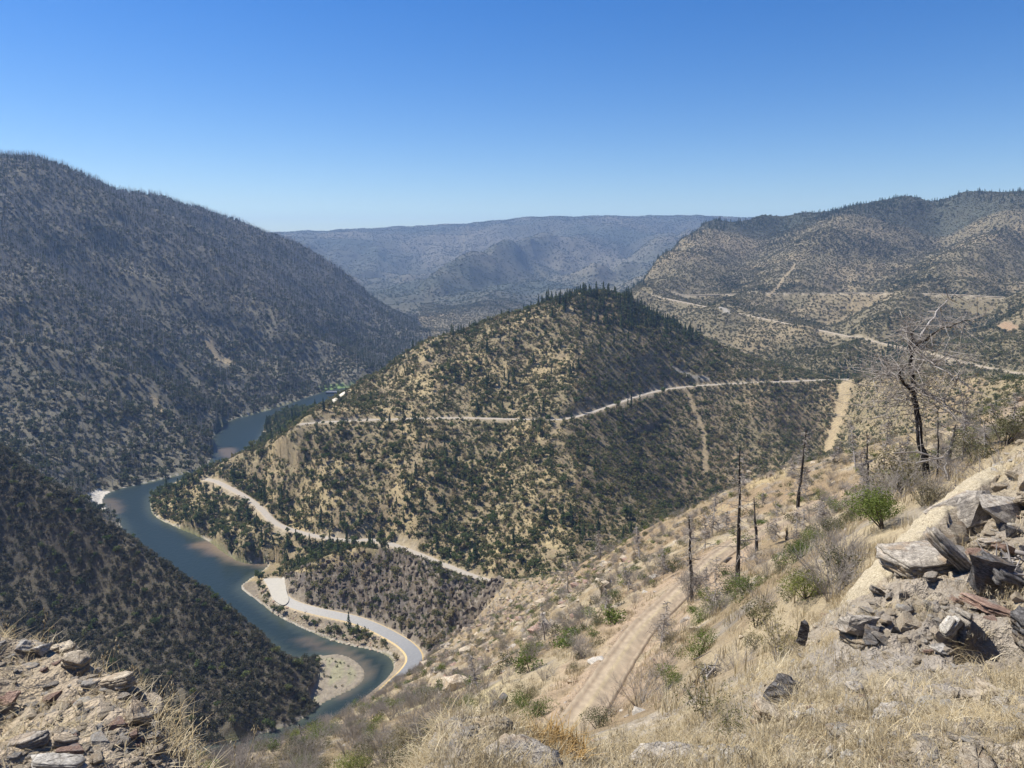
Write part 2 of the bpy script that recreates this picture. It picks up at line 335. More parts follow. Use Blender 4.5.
# central hill, right flank's shade (turned from the sun) painted as darker ground
ch=(~left)&(R2>370)&(R2<900)
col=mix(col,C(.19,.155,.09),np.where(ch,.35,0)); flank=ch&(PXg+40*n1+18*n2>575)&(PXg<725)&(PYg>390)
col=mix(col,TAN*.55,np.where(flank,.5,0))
col=mix(col,TAN*.6,np.where(ch,sstep(0,.5,-n2)*.5,0)); col=mix(col,STRAW*.95,np.where(ch&(PXg<575),sstep(-.1,.4,n1+.4*n2)*.55,0)); col=mix(col,OLIVE*.9,np.where(ch&~flank,sstep(.0,.5,n4-.3*n1)*.35,0))
# crag and talus
strat=noise((GX*.8+GY*.6)/1.2,(-GX*.6+GY*.8)/3.2,5)
col=mix(col,C(.10,.08,.06),np.where(crag,.9,0)); col=mix(col,GREY*.6+TAN*.35,np.where(crag|talus,sstep(.05,.45,strat),0)*.75)
col=mix(col,ASH,np.where(crag,sstep(.1,.5,n2),0)*.6)
# our own slope, 12 to 350 m: straw, tan, reddish
own=(~left)&(R2<370)&(GY<400)&~crag
col=mix(col,C(.40,.33,.215),np.where(own&(R2<130),sstep(-.35,.35,n2+.3*n4)*.8,0))
col=mix(col,GREY*.85,np.where(own&(R2>10),sstep(.25,.6,n4-.3*n1)*.6,0))
col=mix(col,RED*1.08,np.where(own&(R2>12),sstep(.2,.6,-n1+.3*n2)*.5,0))
col=mix(col,C(.47,.40,.21),np.where(own&(R2>28)&(R2<75),sstep(-.05,.4,n2-.2*n4)*.7*(1-sstep(40,90,np.hypot((PXg-450)*.8,PYg-725)+30*n2)),0))
nearm=(R2<16)
col=mix(col,C(.43,.37,.285),np.where(nearm,.85,0)); col=mix(col,GREY*1.1,np.where(nearm,sstep(.0,.5,fbm(GX,GY,1.3,3,21)),0)*.6); col=mix(col,STRAW,np.where(nearm,sstep(.0,.4,fbm(GX,GY,.8,3,22)),0)*.5)
oc_=inpoly(PXg,PYg,OUTC)&(R2<13)&front; col=mix(col,C(.36,.31,.245),np.where(oc_,np.clip(.75+fbm(GX,GY,.5,3,23)*.8,0,1),0)); lmd=(R2<6)&(PXg<240)&(PYg>560)&front; col=mix(col,C(.45,.365,.26),np.where(lmd,.75,0))
# cuts, roads, strips of bare ground
col=mix(col,TAN*.75+SAND*.3,np.clip(bare,0,1)*np.where(R2<130,.65,.9)*np.clip(.8+n4*.5,0,1))
td,tt=NRD['track']
col=mix(col,C(.38,.285,.19),np.where((td<4.5)&(td>1.0),np.clip(.75+n4,0,1)*(1-sstep(3.5,5.5,td)),0))
STRIPS=[(line([(846,383,792),(840,415,743),(828,450,700)],.02),7,TAN*1.25),(line([(688,392,743),(703,430,688),(706,474,626)],.02),3.2,TAN*1.1),
 (line([(560,422,603),(552,440,580)],.02),3,TAN*1.1),(line([(206,328,1190),(218,345,1150),(226,358,1130)],.02),9,TAN*1.15),(line([(222,340,1170),(233,350,1150)],.02),8,TAN*1.1),
 (line([(150,378,860),(164,391,840)],.02),3.5,TAN*1.3),(line([(483,236,4300),(490,243,4150)],.02),7,TAN*.9),(line([(565,238,5100),(570,246,4900)],.02),8,TAN*.9),(line([(590,264,4000),(590,270,3850)],.02),6,TAN),
 (line([(610,262,3900),(640,262,4100)],.02),7,TAN*.9),(line([(795,262,1760),(768,293,1420)],.02),4,TAN*1.1),(line([(100,525,440),(120,545,410)],.02),7,TAN),(line([(1000,330,960),(1012,342,900)],.02),7,RED),
 (line([(672,377,770),(690,382,768),(708,381,772)],.02),2.5,SAND*.65),(line([(328,408,660),(345,398,700)],.02),9,STRAW*.9),(line([(332,404,660),(342,400,700)],.02),8,SAND*1.1),(line([(712,309,1290),(728,316,1220)],.02),6,SAND*.6)]
strip=np.zeros_like(GZ)
for P,wd,c in STRIPS:
    b=(GX>P[:,0].min()-80)&(GX<P[:,0].max()+80)&(GY>P[:,1].min()-80)&(GY<P[:,1].max()+80)&front
    d=np.full(GZ.shape,1e9); d[b],_=segdist(GX[b],GY[b],P)
    m=1-sstep(wd*.5,wd*1.1,d+n4*wd*.5); strip=np.maximum(strip,m*(.72+.4*np.clip(n4+n2,-.5,.7))); col=mix(col,c,m*.85)
bk=(dr<26)&(GZ<9)&(GY<470)&~left&~inbar; col=mix(col,C(.20,.17,.13),np.where(bk,np.clip(.75+.5*n2,0,1)*(1-.6*np.clip(bare,0,1)),0))
# shores and bars
shore=(dr<1.3)&~POOL&(GZ<3)&(GY<1500)
col=mix(col,SAND*.8,np.where(shore,.6+.3*n4,0)); col=mix(col,C(.25,.215,.16),np.where(inbar,1,0)); col=mix(col,C(.26,.25,.15),np.where(inbar,sstep(-.2,.25,noise(GX/5,GY/16,9)-.02*(dr-10))*.75*sstep(3,6,dr),0))
LBAR=np.array([at(p[0],p[1],d=ZC)[:2] for p in ((88,500),(98,492),(108,491),(116,500),(112,507),(100,512))]); lb=inpoly(GX,GY,LBAR)
col=mix(col,SAND,np.where(lb,1,0)); col=mix(col,SAND*.85,np.where(inpull,1,0))
nobody=np.clip(bare+strip+inbar*1.0+inpull*1.0+lb*1.0+POOL*1.0,0,1)
col=mix(col,C(.16,.17,.08),np.where(POOL,.8,0))
GRN=inpoly(PXg,PYg,[(318,386),(360,383),(372,390),(345,396),(322,392)])&(R2>900)&(R2<1500)
col=mix(col,C(.16,.24,.07),np.where(GRN,.9,0))
# ================================================================= scene helpers
def tag(o,label=None,cat=None,group=None,kind=None):
    if label: o['label']=label
    if cat: o['category']=cat
    if group: o['group']=group
    if kind: o['kind']=kind
    return o
def mesh_np(name,V,Fq,mats,mi=None,smooth=False):
    """V (n,3); Fq list of index arrays (all the same length) or an (m,k) array"""
    me=bpy.data.meshes.new(name); V=np.asarray(V,np.float32)
    me.vertices.add(len(V)); me.vertices.foreach_set('co',V.ravel())
    if isinstance(Fq,np.ndarray):
        k=Fq.shape[1]; tot=np.full(len(Fq),k); idx=Fq.ravel()
    else:
        tot=np.array([len(f) for f in Fq]); idx=np.concatenate([np.asarray(f) for f in Fq])
    me.loops.add(len(idx)); me.loops.foreach_set('vertex_index',idx.astype(np.int32))
    me.polygons.add(len(tot)); me.polygons.foreach_set('loop_start',np.concatenate([[0],np.cumsum(tot)[:-1]]).astype(np.int32))
    if mi is not None: me.polygons.foreach_set('material_index',np.asarray(mi,np.int32))
    if smooth: me.polygons.foreach_set('use_smooth',np.ones(len(tot),bool))
    for m in (mats if isinstance(mats,(list,tuple)) else [mats]): me.materials.append(m)
    me.update(calc_edges=True); me.validate(); return me
def obj(name,me,parent=None,loc=None,rot=None,scale=None,link=True):
    o=bpy.data.objects.new(name,me)
    if link: COL.objects.link(o)
    if parent: o.parent=parent
    if loc is not None: o.location=loc
    if rot is not None: o.rotation_euler=rot
    if scale is not None: o.scale=scale
    return o
def empty(name,loc,rz=0,scale=1):
    o=bpy.data.objects.new(name,None); COL.objects.link(o); o.location=loc; o.rotation_euler=(0,0,rz); o.scale=(scale,)*3; o.empty_display_size=.2; return o
def vattr(me,name,arr):
    a=me.color_attributes.new(name,'FLOAT_COLOR','POINT'); A=np.ones((len(arr),4),np.float32); A[:,:3]=arr; a.data.foreach_set('color',A.ravel())
# ---- materials
def mat(name,build):
    m=bpy.data.materials.new(name); m.use_nodes=True; nt=m.node_tree; b=nt.nodes['Principled BSDF']; b.inputs['Roughness'].default_value=.9; b.inputs['Specular IOR Level'].default_value=.2
    build(nt,b); return m
def nd(nt,t,**kw):
    n=nt.nodes.new(t)
    for k,v in kw.items():
        if k in n.inputs.keys(): n.inputs[k].default_value=v
        else: setattr(n,k,v)
    return n
def ramp(nt,fac,stops):
    r=nt.nodes.new('ShaderNodeValToRGB'); e=r.color_ramp.elements
    while len(e)<len(stops): e.new(.5)
    for q,(p,c) in zip(e,stops): q.position=p; q.color=(*c,1)
    nt.links.new(fac,r.inputs[0]); return r.outputs[0]
def noise_n(nt,scale,detail=4,vec=None,rough=.55):
    n=nd(nt,'ShaderNodeTexNoise',Scale=scale,Detail=detail,Roughness=rough)
    if vec: nt.links.new(vec,n.inputs['Vector'])
    return n.outputs['Fac']
def objco(nt): return nt.nodes.new('ShaderNodeTexCoord').outputs['Object']
def geoco(nt): return nt.nodes.new('ShaderNodeNewGeometry').outputs['Position']
def mixc(nt,a,b,f,mode='MIX'):
    m=nt.nodes.new('ShaderNodeMix'); m.data_type='RGBA'; m.blend_type=mode
    for s,v in ((6,a),(7,b)):
        if hasattr(v,'is_linked'): nt.links.new(v,m.inputs[s])
        else: m.inputs[s].default_value=(*v,1)
    if hasattr(f,'is_linked'): nt.links.new(f,m.inputs[0])
    else: m.inputs[0].default_value=f
    return m.outputs[2]
def bump(nt,b,h,strength,dist):
    u=nd(nt,'ShaderNodeBump',Strength=strength,Distance=dist); nt.links.new(h,u.inputs['Height']); nt.links.new(u.outputs[0],b.inputs['Normal'])
def leafmat(name,stops,trans=.35):
    def f(nt,b):
        oi=nt.nodes.new('ShaderNodeObjectInfo'); c=ramp(nt,oi.outputs['Random'],stops)
        n=noise_n(nt,1.3,3,objco(nt)); hi=ramp(nt,n,[(.3,(.6,.6,.6)),(.7,(1.35,1.3,1.15))]); c2=mixc(nt,c,hi,1.0,'MULTIPLY')
        nt.links.new(c2,b.inputs['Base Color'])
        tr=nt.nodes.new('ShaderNodeBsdfTranslucent'); nt.links.new(c2,tr.inputs[0]); mx=nt.nodes.new('ShaderNodeMixShader'); mx.inputs[0].default_value=trans
        nt.links.new(b.outputs[0],mx.inputs[1]); nt.links.new(tr.outputs[0],mx.inputs[2]); nt.links.new(mx.outputs[0],nt.nodes['Material Output'].inputs[0])
    return mat(name,f)
def plain(name,stops,scale=8,rough=.9,bs=.4,bd=.02,stretch=None):
    def f(nt,b):
        v=objco(nt)
        if stretch:
            mp=nt.nodes.new('ShaderNodeMapping'); mp.inputs['Scale'].default_value=stretch; nt.links.new(v,mp.inputs[0]); v=mp.outputs[0]
        n=noise_n(nt,scale,6,v,.65); nt.links.new(ramp(nt,n,stops),b.inputs['Base Color']); b.inputs['Roughness'].default_value=rough
        if bs: bump(nt,b,n,bs,bd)
    return mat(name,f)
def terrain_mat(nt,b):
    at_=nt.nodes.new('ShaderNodeAttribute'); at_.attribute_name='Col'; p=geoco(nt)
    cam=nt.nodes.new('ShaderNodeTexCoord').outputs['Object']
    f1=noise_n(nt,.35,8,p,.7); f2=noise_n(nt,6,8,p,.7); f3=noise_n(nt,45,5,p,.7)
    k=ramp(nt,f1,[(.25,(.62,.60,.58)),(.5,(1,1,1)),(.75,(1.3,1.28,1.22))]); c=mixc(nt,at_.outputs['Color'],k,1,'MULTIPLY')
    k2=ramp(nt,f2,[(.3,(.68,.66,.64)),(.5,(1,1,1)),(.72,(1.28,1.26,1.2))]); c=mixc(nt,c,k2,1,'MULTIPLY')
    nt.links.new(c,b.inputs['Base Color']); b.inputs['Roughness'].default_value=.95
    s=nt.nodes.new('ShaderNodeMath'); s.operation='MULTIPLY_ADD'; nt.links.new(f2,s.inputs[0]); s.inputs[1].default_value=.12; 
    s2=nt.nodes.new('ShaderNodeMath'); s2.operation='MULTIPLY'; nt.links.new(f1,s2.inputs[0]); s2.inputs[1].default_value=1.2; nt.links.new(s2.outputs[0],s.inputs[2])
    s3=nt.nodes.new('ShaderNodeMath'); s3.operation='MULTIPLY_ADD'; nt.links.new(f3,s3.inputs[0]); s3.inputs[1].default_value=.02; nt.links.new(s.outputs[0],s3.inputs[2])
    bump(nt,b,s3.outputs[0],.9,1.0)
M={}
M['ground']=mat('dry_ground',terrain_mat)
def water_mat(nt,b):
    at_=nt.nodes.new('ShaderNodeAttribute'); at_.attribute_name='Col'; nt.links.new(at_.outputs['Color'],b.inputs['Base Color'])
    b.inputs['Roughness'].default_value=.28; b.inputs['IOR'].default_value=1.33; b.inputs['Specular IOR Level'].default_value=.3
    n=noise_n(nt,.35,6,geoco(nt)); bump(nt,b,n,.35,.5)
M['water']=mat('river_water',water_mat)
M['conifer']=leafmat('conifer_needles',[(0,(.038,.066,.028)),(.6,(.060,.094,.035)),(1,(.09,.118,.046))],.3)
M['oak']=leafmat('oak_leaves',[(0,(.066,.098,.030)),(.5,(.10,.132,.045)),(1,(.155,.168,.066))])
M['shrub']=leafmat('chaparral_leaves',[(0,(.072,.09,.034)),(.45,(.118,.132,.05)),(.78,(.18,.172,.078)),(1,(.26,.205,.12))])
M['burnt']=leafmat('scorched_leaves',[(0,(.05,.056,.036)),(.5,(.085,.088,.056)),(.85,(.14,.128,.09)),(1,(.21,.185,.145))])
M['sage']=leafmat('dusty_leaves',[(0,(.095,.105,.055)),(.5,(.155,.152,.082)),(1,(.24,.21,.135))])
M['green']=leafmat('green_leaves',[(0,(.065,.10,.022)),(.5,(.11,.15,.036)),(1,(.17,.19,.055))])
M['farleaf']=leafmat('far_leaves',[(0,(.065,.085,.045)),(.6,(.10,.118,.062)),(1,(.17,.16,.10))])
M['bark']=plain('bark',[(.3,(.05,.04,.032)),(.7,(.13,.105,.085))],6,bs=.6)
M['grey_wood']=plain('weathered_grey_wood',[(.3,(.22,.20,.18)),(.7,(.44,.41,.375))],6,bs=.5)
M['twig']=plain('bleached_twigs',[(.3,(.20,.175,.15)),(.7,(.34,.31,.275))],4,bs=0)
M['char']=plain('charred_bark',[(.3,(.012,.011,.010)),(.55,(.04,.036,.032)),(.72,(.17,.152,.135))],5,bs=.8,stretch=(1,1,.25))
# ---- plant shapes
def quads(cen,size,updir=None,asp=1.0,r=rng):
    n=len(cen); N_=r.normal(size=(n,3))
    if updir is not None: N_=N_*.7+updir
    N_/=np.linalg.norm(N_,axis=1,keepdims=True)
    A=np.cross(N_,r.normal(size=(n,3))); A/=np.linalg.norm(A,axis=1,keepdims=True); B=np.cross(N_,A)
    s=np.asarray(size).reshape(-1,1)*np.ones((n,1))*.5
    V=np.stack([cen-A*s-B*s*asp*.35,cen-A*s*.1-B*s*asp,cen+A*s,cen+A*s*.05+B*s*asp],1).reshape(-1,3)
    return V,np.arange(4*n).reshape(n,4)
def tube(path,rad,sides=5):
    path=np.asarray(path,float);n=len(path);rad=np.ones(n)*rad
    V=[];Fs=[]
    t=np.gradient(path,axis=0); t/=np.linalg.norm(t,axis=1,keepdims=True)+1e-9
    ref=np.array((.31,.95,.05)) if abs(t[0][2])>.7 else np.array((0,0,1.))
    for i in range(n):
        a=np.cross(t[i],ref);a/=np.linalg.norm(a)+1e-9;b=np.cross(t[i],a)
        for k in range(sides):
            q=2*math.pi*k/sides; V.append(path[i]+rad[i]*(math.cos(q)*a+math.sin(q)*b))
    for i in range(n-1):
        for k in range(sides):
            k2=(k+1)%sides; Fs.append((i*sides+k,i*sides+k2,(i+1)*sides+k2,(i+1)*sides+k))
    return np.array(V),np.array(Fs)
def join(parts):
    V=[];Fs=[];mi=[];o=0
    for (v,f,m) in parts:
        V.append(v);Fs.append(np.asarray(f)+o);mi+= [m]*len(f);o+=len(v)
    return np.vstack(V),np.vstack(Fs),mi
def conifer_parts(h,r,n,seed,sparse=0):
    g=np.random.default_rng(seed)
    tv,tf=tube([(0,0,-.3),(0,0,h*.5),(0,0,h*.98)],[.022*h,.014*h,.003*h],5)
    u=g.random(n)**.8*.92+.08; ph=g.random(n)*6.283; lob=.75+.35*np.sin(ph*2+u*9+seed)
    rad=(1.03-u)**.85*r*(.35+.65*g.random(n)**.5)*lob
    cen=np.stack([np.cos(ph)*rad,np.sin(ph)*rad,u*h-rad*.22],1)
    up=np.stack([np.cos(ph)*.5,np.sin(ph)*.5,np.ones(n)*.9],1)
    lv,lf=quads(cen,(.10*h)*(.55+.8*(1-u))*(.7+.6*g.random(n)),up,.6,g)
    return (tv,tf),(lv,lf)
def lobes(h,r,n,nl,seed,low=.25,size=.5):
    g=np.random.default_rng(seed); L=g.random((nl,3)); L=np.stack([(L[:,0]-.5)*1.25*r,(L[:,1]-.5)*1.25*r,h*(low+.2+(.75-low-.1)*L[:,2])],1); R=r*(.34+.3*g.random(nl))
    k=g.integers(0,nl,n); d=g.normal(size=(n,3)); d/=np.linalg.norm(d,axis=1,keepdims=True)
    cen=L[k]+d*(R[k]*(.55+.5*g.random(n)))[:,None]*np.array((1,1,.8))
    cen[:,2]=np.maximum(cen[:,2],h*.04)
    return quads(cen,size*(.6+.8*g.random(n)),d,.75,g),L
def tree_mesh(name,h,r,n,seed,leaf,size=.9):
    (lv,lf),L=lobes(h,r,n,6,seed,.3,size)
    ps=[(*tube([(0,0,-.4),(0.05*h,0,h*.35),(0,.03*h,h*.7)],[.035*h,.025*h,.008*h],5),1),(lv,lf,0)]
    for q in L[:4]: ps.append((*tube([(0.04*h,0,h*.3),q*np.array((.5,.5,.8)),q],[.016*h,.011*h,.004*h],4),1))
    V,Fq,mi=join(ps); return mesh_np(name,V,Fq,[leaf,M['bark']],mi)
def shrub_mesh(name,h,r,n,seed,leaf,size=.45,stems=5):
    (lv,lf),L=lobes(h,r,n,8,seed,-.13,size); ps=[(lv,lf,0)]
    for q in L[:stems]: ps.append((*tube([(0,0,-.15),q*np.array((.5,.5,.4)),q],[.02*h,.014*h,.005*h],4),1))
    V,Fq,mi=join(ps); return mesh_np(name,V,Fq,[leaf,M['bark']],mi)
def twig_parts(h,r,n,seed,thick=.012,sub=3):
    g=np.random.default_rng(seed); ps=[]
    for i in range(n):
        a=g.random()*6.283; o=r*(.3+.7*g.random()); H=h*(.55+.45*g.random())
        p0=np.array((math.cos(a)*.08*r,math.sin(a)*.08*r,-.1)); p1=np.array((math.cos(a)*o*.45,math.sin(a)*o*.45,H*.5))+g.normal(size=3)*.05*h; p2=np.array((math.cos(a)*o,math.sin(a)*o,H))+g.normal(size=3)*.06*h
        ps.append((*tube([p0,p1,p2],[thick*h,thick*h*.7,thick*h*.2],3),0))
        for k in range(sub):
            t=.4+.5*g.random(); q=p1+(p2-p1)*(t-.3); e=q+(p2-p1)*.35+g.normal(size=3)*.16*h
            ps.append((*tube([q,(q+e)/2+g.normal(size=3)*.02*h,e],[thick*h*.5,thick*h*.35,thick*h*.12],3),0))
    return join(ps)
def snag_parts(h,nb,seed,thick=.014,droop=.1,blen=.16,sub=1):
    g=np.random.default_rng(seed); lean=g.normal(size=2)*.03*h; k=np.linspace(0,1,7)
    path=np.stack([lean[0]*k**1.5+g.normal(size=7)*.004*h,lean[1]*k**1.5+g.normal(size=7)*.004*h,k*h-.02*h*(k==0)],1)
    T_=tube(path,thick*h*(1-.78*k),6); B=[]
    for i in range(nb):
        u=.3+.68*g.random(); a=g.random()*6.283; L=h*blen*(1.15-u)*(.5+g.random()); p=np.array([np.interp(u,k,path[:,j]) for j in range(3)]); d=np.array((math.cos(a),math.sin(a),.25*g.normal()))
        p1=p+d*L*.5+np.array((0,0,.06*L)); p2=p+d*L-np.array((0,0,droop*L))
        th=thick*h*.28*(1.1-u*.6); B.append((*tube([p,p1,p2],[th,th*.6,th*.15],3),0))
        for s in range(sub):
            q=p1+(p2-p1)*g.random(); e=q+d*L*.3+g.normal(size=3)*L*.22; B.append((*tube([q,e],[th*.4,th*.1],3),0))
    return T_,join(B)
# protos for instancing (data only; copies carry the picture)
def proto(me): return bpy.data.objects.new(me.name,me)
def conifer_mesh(name,h,r,n,seed):
    a,b_=conifer_parts(h,r,n,seed); V,Fq,mi=join([(*a,1),(*b_,0)]); return mesh_np(name,V,Fq,[M['conifer'],M['bark']],mi)
def snag_mesh(name,h,nb,seed,m,**k):
    a,b_=snag_parts(h,nb,seed,**k); V,Fq,mi=join([(*a,0),(b_[0],b_[1],0)]); return mesh_np(name,V,Fq,[m],mi)
ME=dict(
 conifer=[conifer_mesh('conifer',12,2.3,230,s) for s in range(4)],
 oak=[tree_mesh('oak',5.5,2.6,190,20+s,M['oak'],.8) for s in range(4)],
 shrub=[shrub_mesh('shrub',2.0,1.5,110,40+s,M['shrub'],.5) for s in range(5)],
 burnt=[shrub_mesh('burnt_bush',2.8,1.9,120,60+s,M['burnt'],.6) for s in range(4)],
 ftree=[tree_mesh('forest_tree',8,3.0,130,80+s,M['farleaf'],1.2) for s in range(4)],
 sage=[shrub_mesh('sage',2.2,1.9,60,90+s,M['sage'],.75,3) for s in range(3)],
 snag=[snag_mesh('grey_snag',14,14,100+s,M['grey_wood'],thick=.021) for s in range(4)],
 clump=[shrub_mesh('far_clump',7,7,50,120+s,M['farleaf'],3.0,2) for s in range(3)],
 twig=[]) 
for s in range(4):
    V,Fq,mi=twig_parts(1.6,1.2,16,130+s,.010,4); ME['twig'].append(mesh_np('twig_bush',V,Fq,[M['twig']],mi))
def stuff(name,label,P,vi,scl,rz,meshes):
    """one object: points carrying instances of a few shapes"""
    me=bpy.data.meshes.new(name); me.vertices.add(len(P)); me.vertices.foreach_set('co',np.asarray(P,np.float32).ravel())
    a=me.attributes.new('vi','INT','POINT'); a.data.foreach_set('value',np.asarray(vi,np.int32))
    a=me.attributes.new('sv','FLOAT_VECTOR','POINT'); a.data.foreach_set('vector',np.asarray(scl,np.float32).ravel())
    R=np.zeros((len(P),3),np.float32); R[:,2]=rz; a=me.attributes.new('rv','FLOAT_VECTOR','POINT'); a.data.foreach_set('vector',R.ravel())
    o=obj(name,me); tag(o,label,kind='stuff')
    ng=bpy.data.node_groups.new(name+'_scatter','GeometryNodeTree'); ng.interface.new_socket('Geometry',in_out='INPUT',socket_type='NodeSocketGeometry'); ng.interface.new_socket('Geometry',in_out='OUTPUT',socket_type='NodeSocketGeometry')
    N_=ng.nodes;Lk=ng.links; gi=N_.new('NodeGroupInput');go=N_.new('NodeGroupOutput'); ip=N_.new('GeometryNodeInstanceOnPoints'); jg=N_.new('GeometryNodeJoinGeometry')
    for m in meshes:
        oi=N_.new('GeometryNodeObjectInfo'); oi.inputs['Object'].default_value=proto(m); oi.inputs['As Instance'].default_value=True; Lk.new(oi.outputs['Geometry'],jg.inputs[0])
    def na(n,t):
        q=N_.new('GeometryNodeInputNamedAttribute'); q.data_type=t; q.inputs['Name'].default_value=n; return q.outputs['Attribute']
    Lk.new(gi.outputs[0],ip.inputs['Points']); Lk.new(jg.outputs[0],ip.inputs['Instance']); ip.inputs['Pick Instance'].default_value=True
    Lk.new(na('vi','INT'),ip.inputs['Instance Index']); Lk.new(na('rv','FLOAT_VECTOR'),ip.inputs['Rotation']); Lk.new(na('sv','FLOAT_VECTOR'),ip.inputs['Scale']); Lk.new(ip.outputs[0],go.inputs[0])
    md=o.modifiers.new('scatter','NODES'); md.node_group=ng; return o
# ================================================================= setting objects
idx=np.arange(NA*NR).reshape(NA,NR); q=np.stack([idx[:-1,:-1],idx[1:,:-1],idx[1:,1:],idx[:-1,1:]],-1).reshape(-1,4)
q=q[:, ::-1]
V=GP.reshape(-1,3); cen=np.array([[0,0,GZ[:,0].mean()]]); V=np.vstack([V,cen])
# the middle cap is a fan of degenerate-free quads: pair neighbouring columns
fan=[(idx[i,0],idx[i+1,0],idx[i+2,0],NA*NR) for i in range(0,NA-2,2)]
fan=np.array(fan)[:, ::-1]
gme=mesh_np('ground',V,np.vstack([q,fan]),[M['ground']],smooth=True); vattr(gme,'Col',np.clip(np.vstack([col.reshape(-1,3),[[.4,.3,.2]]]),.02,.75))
gr=tag(obj('ground',gme),kind='structure')
# river: a flat sheet a little wider than the bed, shore hidden by the banks
wx=np.linspace(-760,60,165); wy=np.linspace(270,2850,517); WX,WY=np.meshgrid(wx,wy,indexing='ij'); wid=np.arange(WX.size).reshape(WX.shape)
wd=np.full(WX.shape,1e9); wd,_=segdist(WX,WY,np.vstack([RIV,RIV[:1]])); win=inpoly(WX,WY,RIV)|(wd<9)
cell=win[:-1,:-1]&win[1:,:-1]&win[1:,1:]&win[:-1,1:]
wq=np.stack([wid[:-1,:-1],wid[1:,:-1],wid[1:,1:],wid[:-1,1:]],-1)[cell]
deep=C(.017,.027,.025); wc=np.ones(WX.shape+(3,))*deep
dsh=np.where(inpoly(WX,WY,RIV),wd,0); wc=mix(wc,C(.05,.06,.045),1-sstep(1,7,dsh))
def shoal(pp,wdt,k):
    global wc
    d,_=segdist(WX,WY,np.array([at(*p,d=ZC)[:2] for p in pp])); wc=mix(wc,C(.17,.125,.085),k*(1-sstep(wdt*.3,wdt,d+4*noise(WX/14,WY/14,33))))
shoal([(205,545),(235,556),(268,561)],13,.85); shoal([(226,450),(231,456)],14,.6); shoal([(300,640),(338,650),(362,664),(364,680),(340,697)],5,.45)
shoal([(110,500),(118,512)],8,.5)
wme=mesh_np('river',np.stack([WX,WY,np.zeros_like(WX)],-1).reshape(-1,3),wq,[M['water']],smooth=True); vattr(wme,'Col',wc.reshape(-1,3)); tag(obj('river',wme),kind='structure')
# roads
def pave(name,scale,stops,edge=None):
    def f(nt,b):
        u=nt.nodes.new('ShaderNodeAttribute'); u.attribute_name='Col'; n=noise_n(nt,scale,6,geoco(nt),.7); k=ramp(nt,n,stops); c=mixc(nt,u.outputs['Color'],k,1,'MULTIPLY'); nt.links.new(c,b.inputs['Base Color']); bump(nt,b,n,.3,.03)
    return mat(name,f)
M['road']=pave('road_surface',1.1,[(.3,(.82,.82,.8)),(.7,(1.12,1.1,1.06))])
def ribbon(name,P,prof,lift=.0,i0=0,i1=None):
    """prof: list of (offset, dz, colour) across the road; colour may be a function of the arc position"""
    P=P[i0:i1]; t=np.gradient(P[:,:2],axis=0); t/=np.linalg.norm(t,axis=1,keepdims=True); nrm=np.stack([t[:,1],-t[:,0]],1)
    V=[];cc=[]
    for k,(p,n) in enumerate(zip(P,nrm)):
        for o,dz,c in prof:
            V.append((p[0]+n[0]*o,p[1]+n[1]*o,p[2]+dz+lift)); cc.append((c(k/len(P)) if callable(c) else c)*(1 if name!='dirt_track' else .80+.36*rng.random()))
    m=len(prof); f=[(i*m+j,i*m+j+1,(i+1)*m+j+1,(i+1)*m+j) for i in range(len(P)-1) for j in range(m-1)]
    me=mesh_np(name,np.array(V),np.array(f)[:, ::-1],[M['road']]); vattr(me,'Col',np.array(cc)); return tag(obj(name,me),kind='structure')
def dens(P,step):
    s=np.concatenate([[0],np.cumsum(np.linalg.norm(np.diff(P[:,:2],axis=0),axis=1))]); u=np.linspace(0,s[-1],max(2,int(s[-1]/step))); return np.stack([np.interp(u,s,P[:,k]) for k in range(3)],1)
asp=C(.27,.265,.25);pale=C(.34,.305,.255);grav=C(.37,.31,.225);gold=C(.52,.38,.17)
def prof(w,mid,sh,extra=0): return [(-w-1,-.75,sh),(-w,-.06,sh),(-w*.86,0,sh),(-w*.85,0,mid),(0,.05,mid),(w*.85,0,mid),(w*.86,0,sh),(w,-.06,sh),(w+1,-.75,sh)]
ribbon('river_road',dens(ROADS['low'][0],3),prof(4.6,lambda u: C(.36,.345,.315)*(1-min(1,max(0,u*2-.5)))+C(.20,.205,.21)*min(1,max(0,u*2-.5)),lambda u: grav*(1-u)+gold*u))
ribbon('middle_road',dens(ROADS['mid'][0],3),prof(2.7,pale,grav))
ribbon('hill_road',dens(ROADS['hill'][0],3),prof(1.9,pale,grav))
ribbon('valley_road',dens(ROADS['far'][0],6),prof(2.5,grav*.85,grav*.9))
ribbon('far_road',dens(ROADS['up'][0],6),prof(2.2,grav*.75,grav*.8))
d1,d2,d3=C(.33,.265,.185),C(.27,.21,.145),C(.35,.285,.18)
tp=dens(ROADS['track'][0],.5); tp=tp+np.stack([.06*noise(tp[:,0]/2,tp[:,1]/2,3)]*2+[.0*tp[:,0]],1)
ribbon('dirt_track',tp,[(-1.15,-.25,d2),(-1.0,-.06,d2),(-.88,-.02,d1),(-.68,-.07,d2*1.02),(-.44,-.06,d1),(-.2,.01,d1),(0,.03,d3),(.2,.01,d1),(.44,-.06,d1),(.68,-.07,d2*1.02),(.88,-.02,d1),(1.0,-.06,d2),(1.15,-.25,d2)],.04)
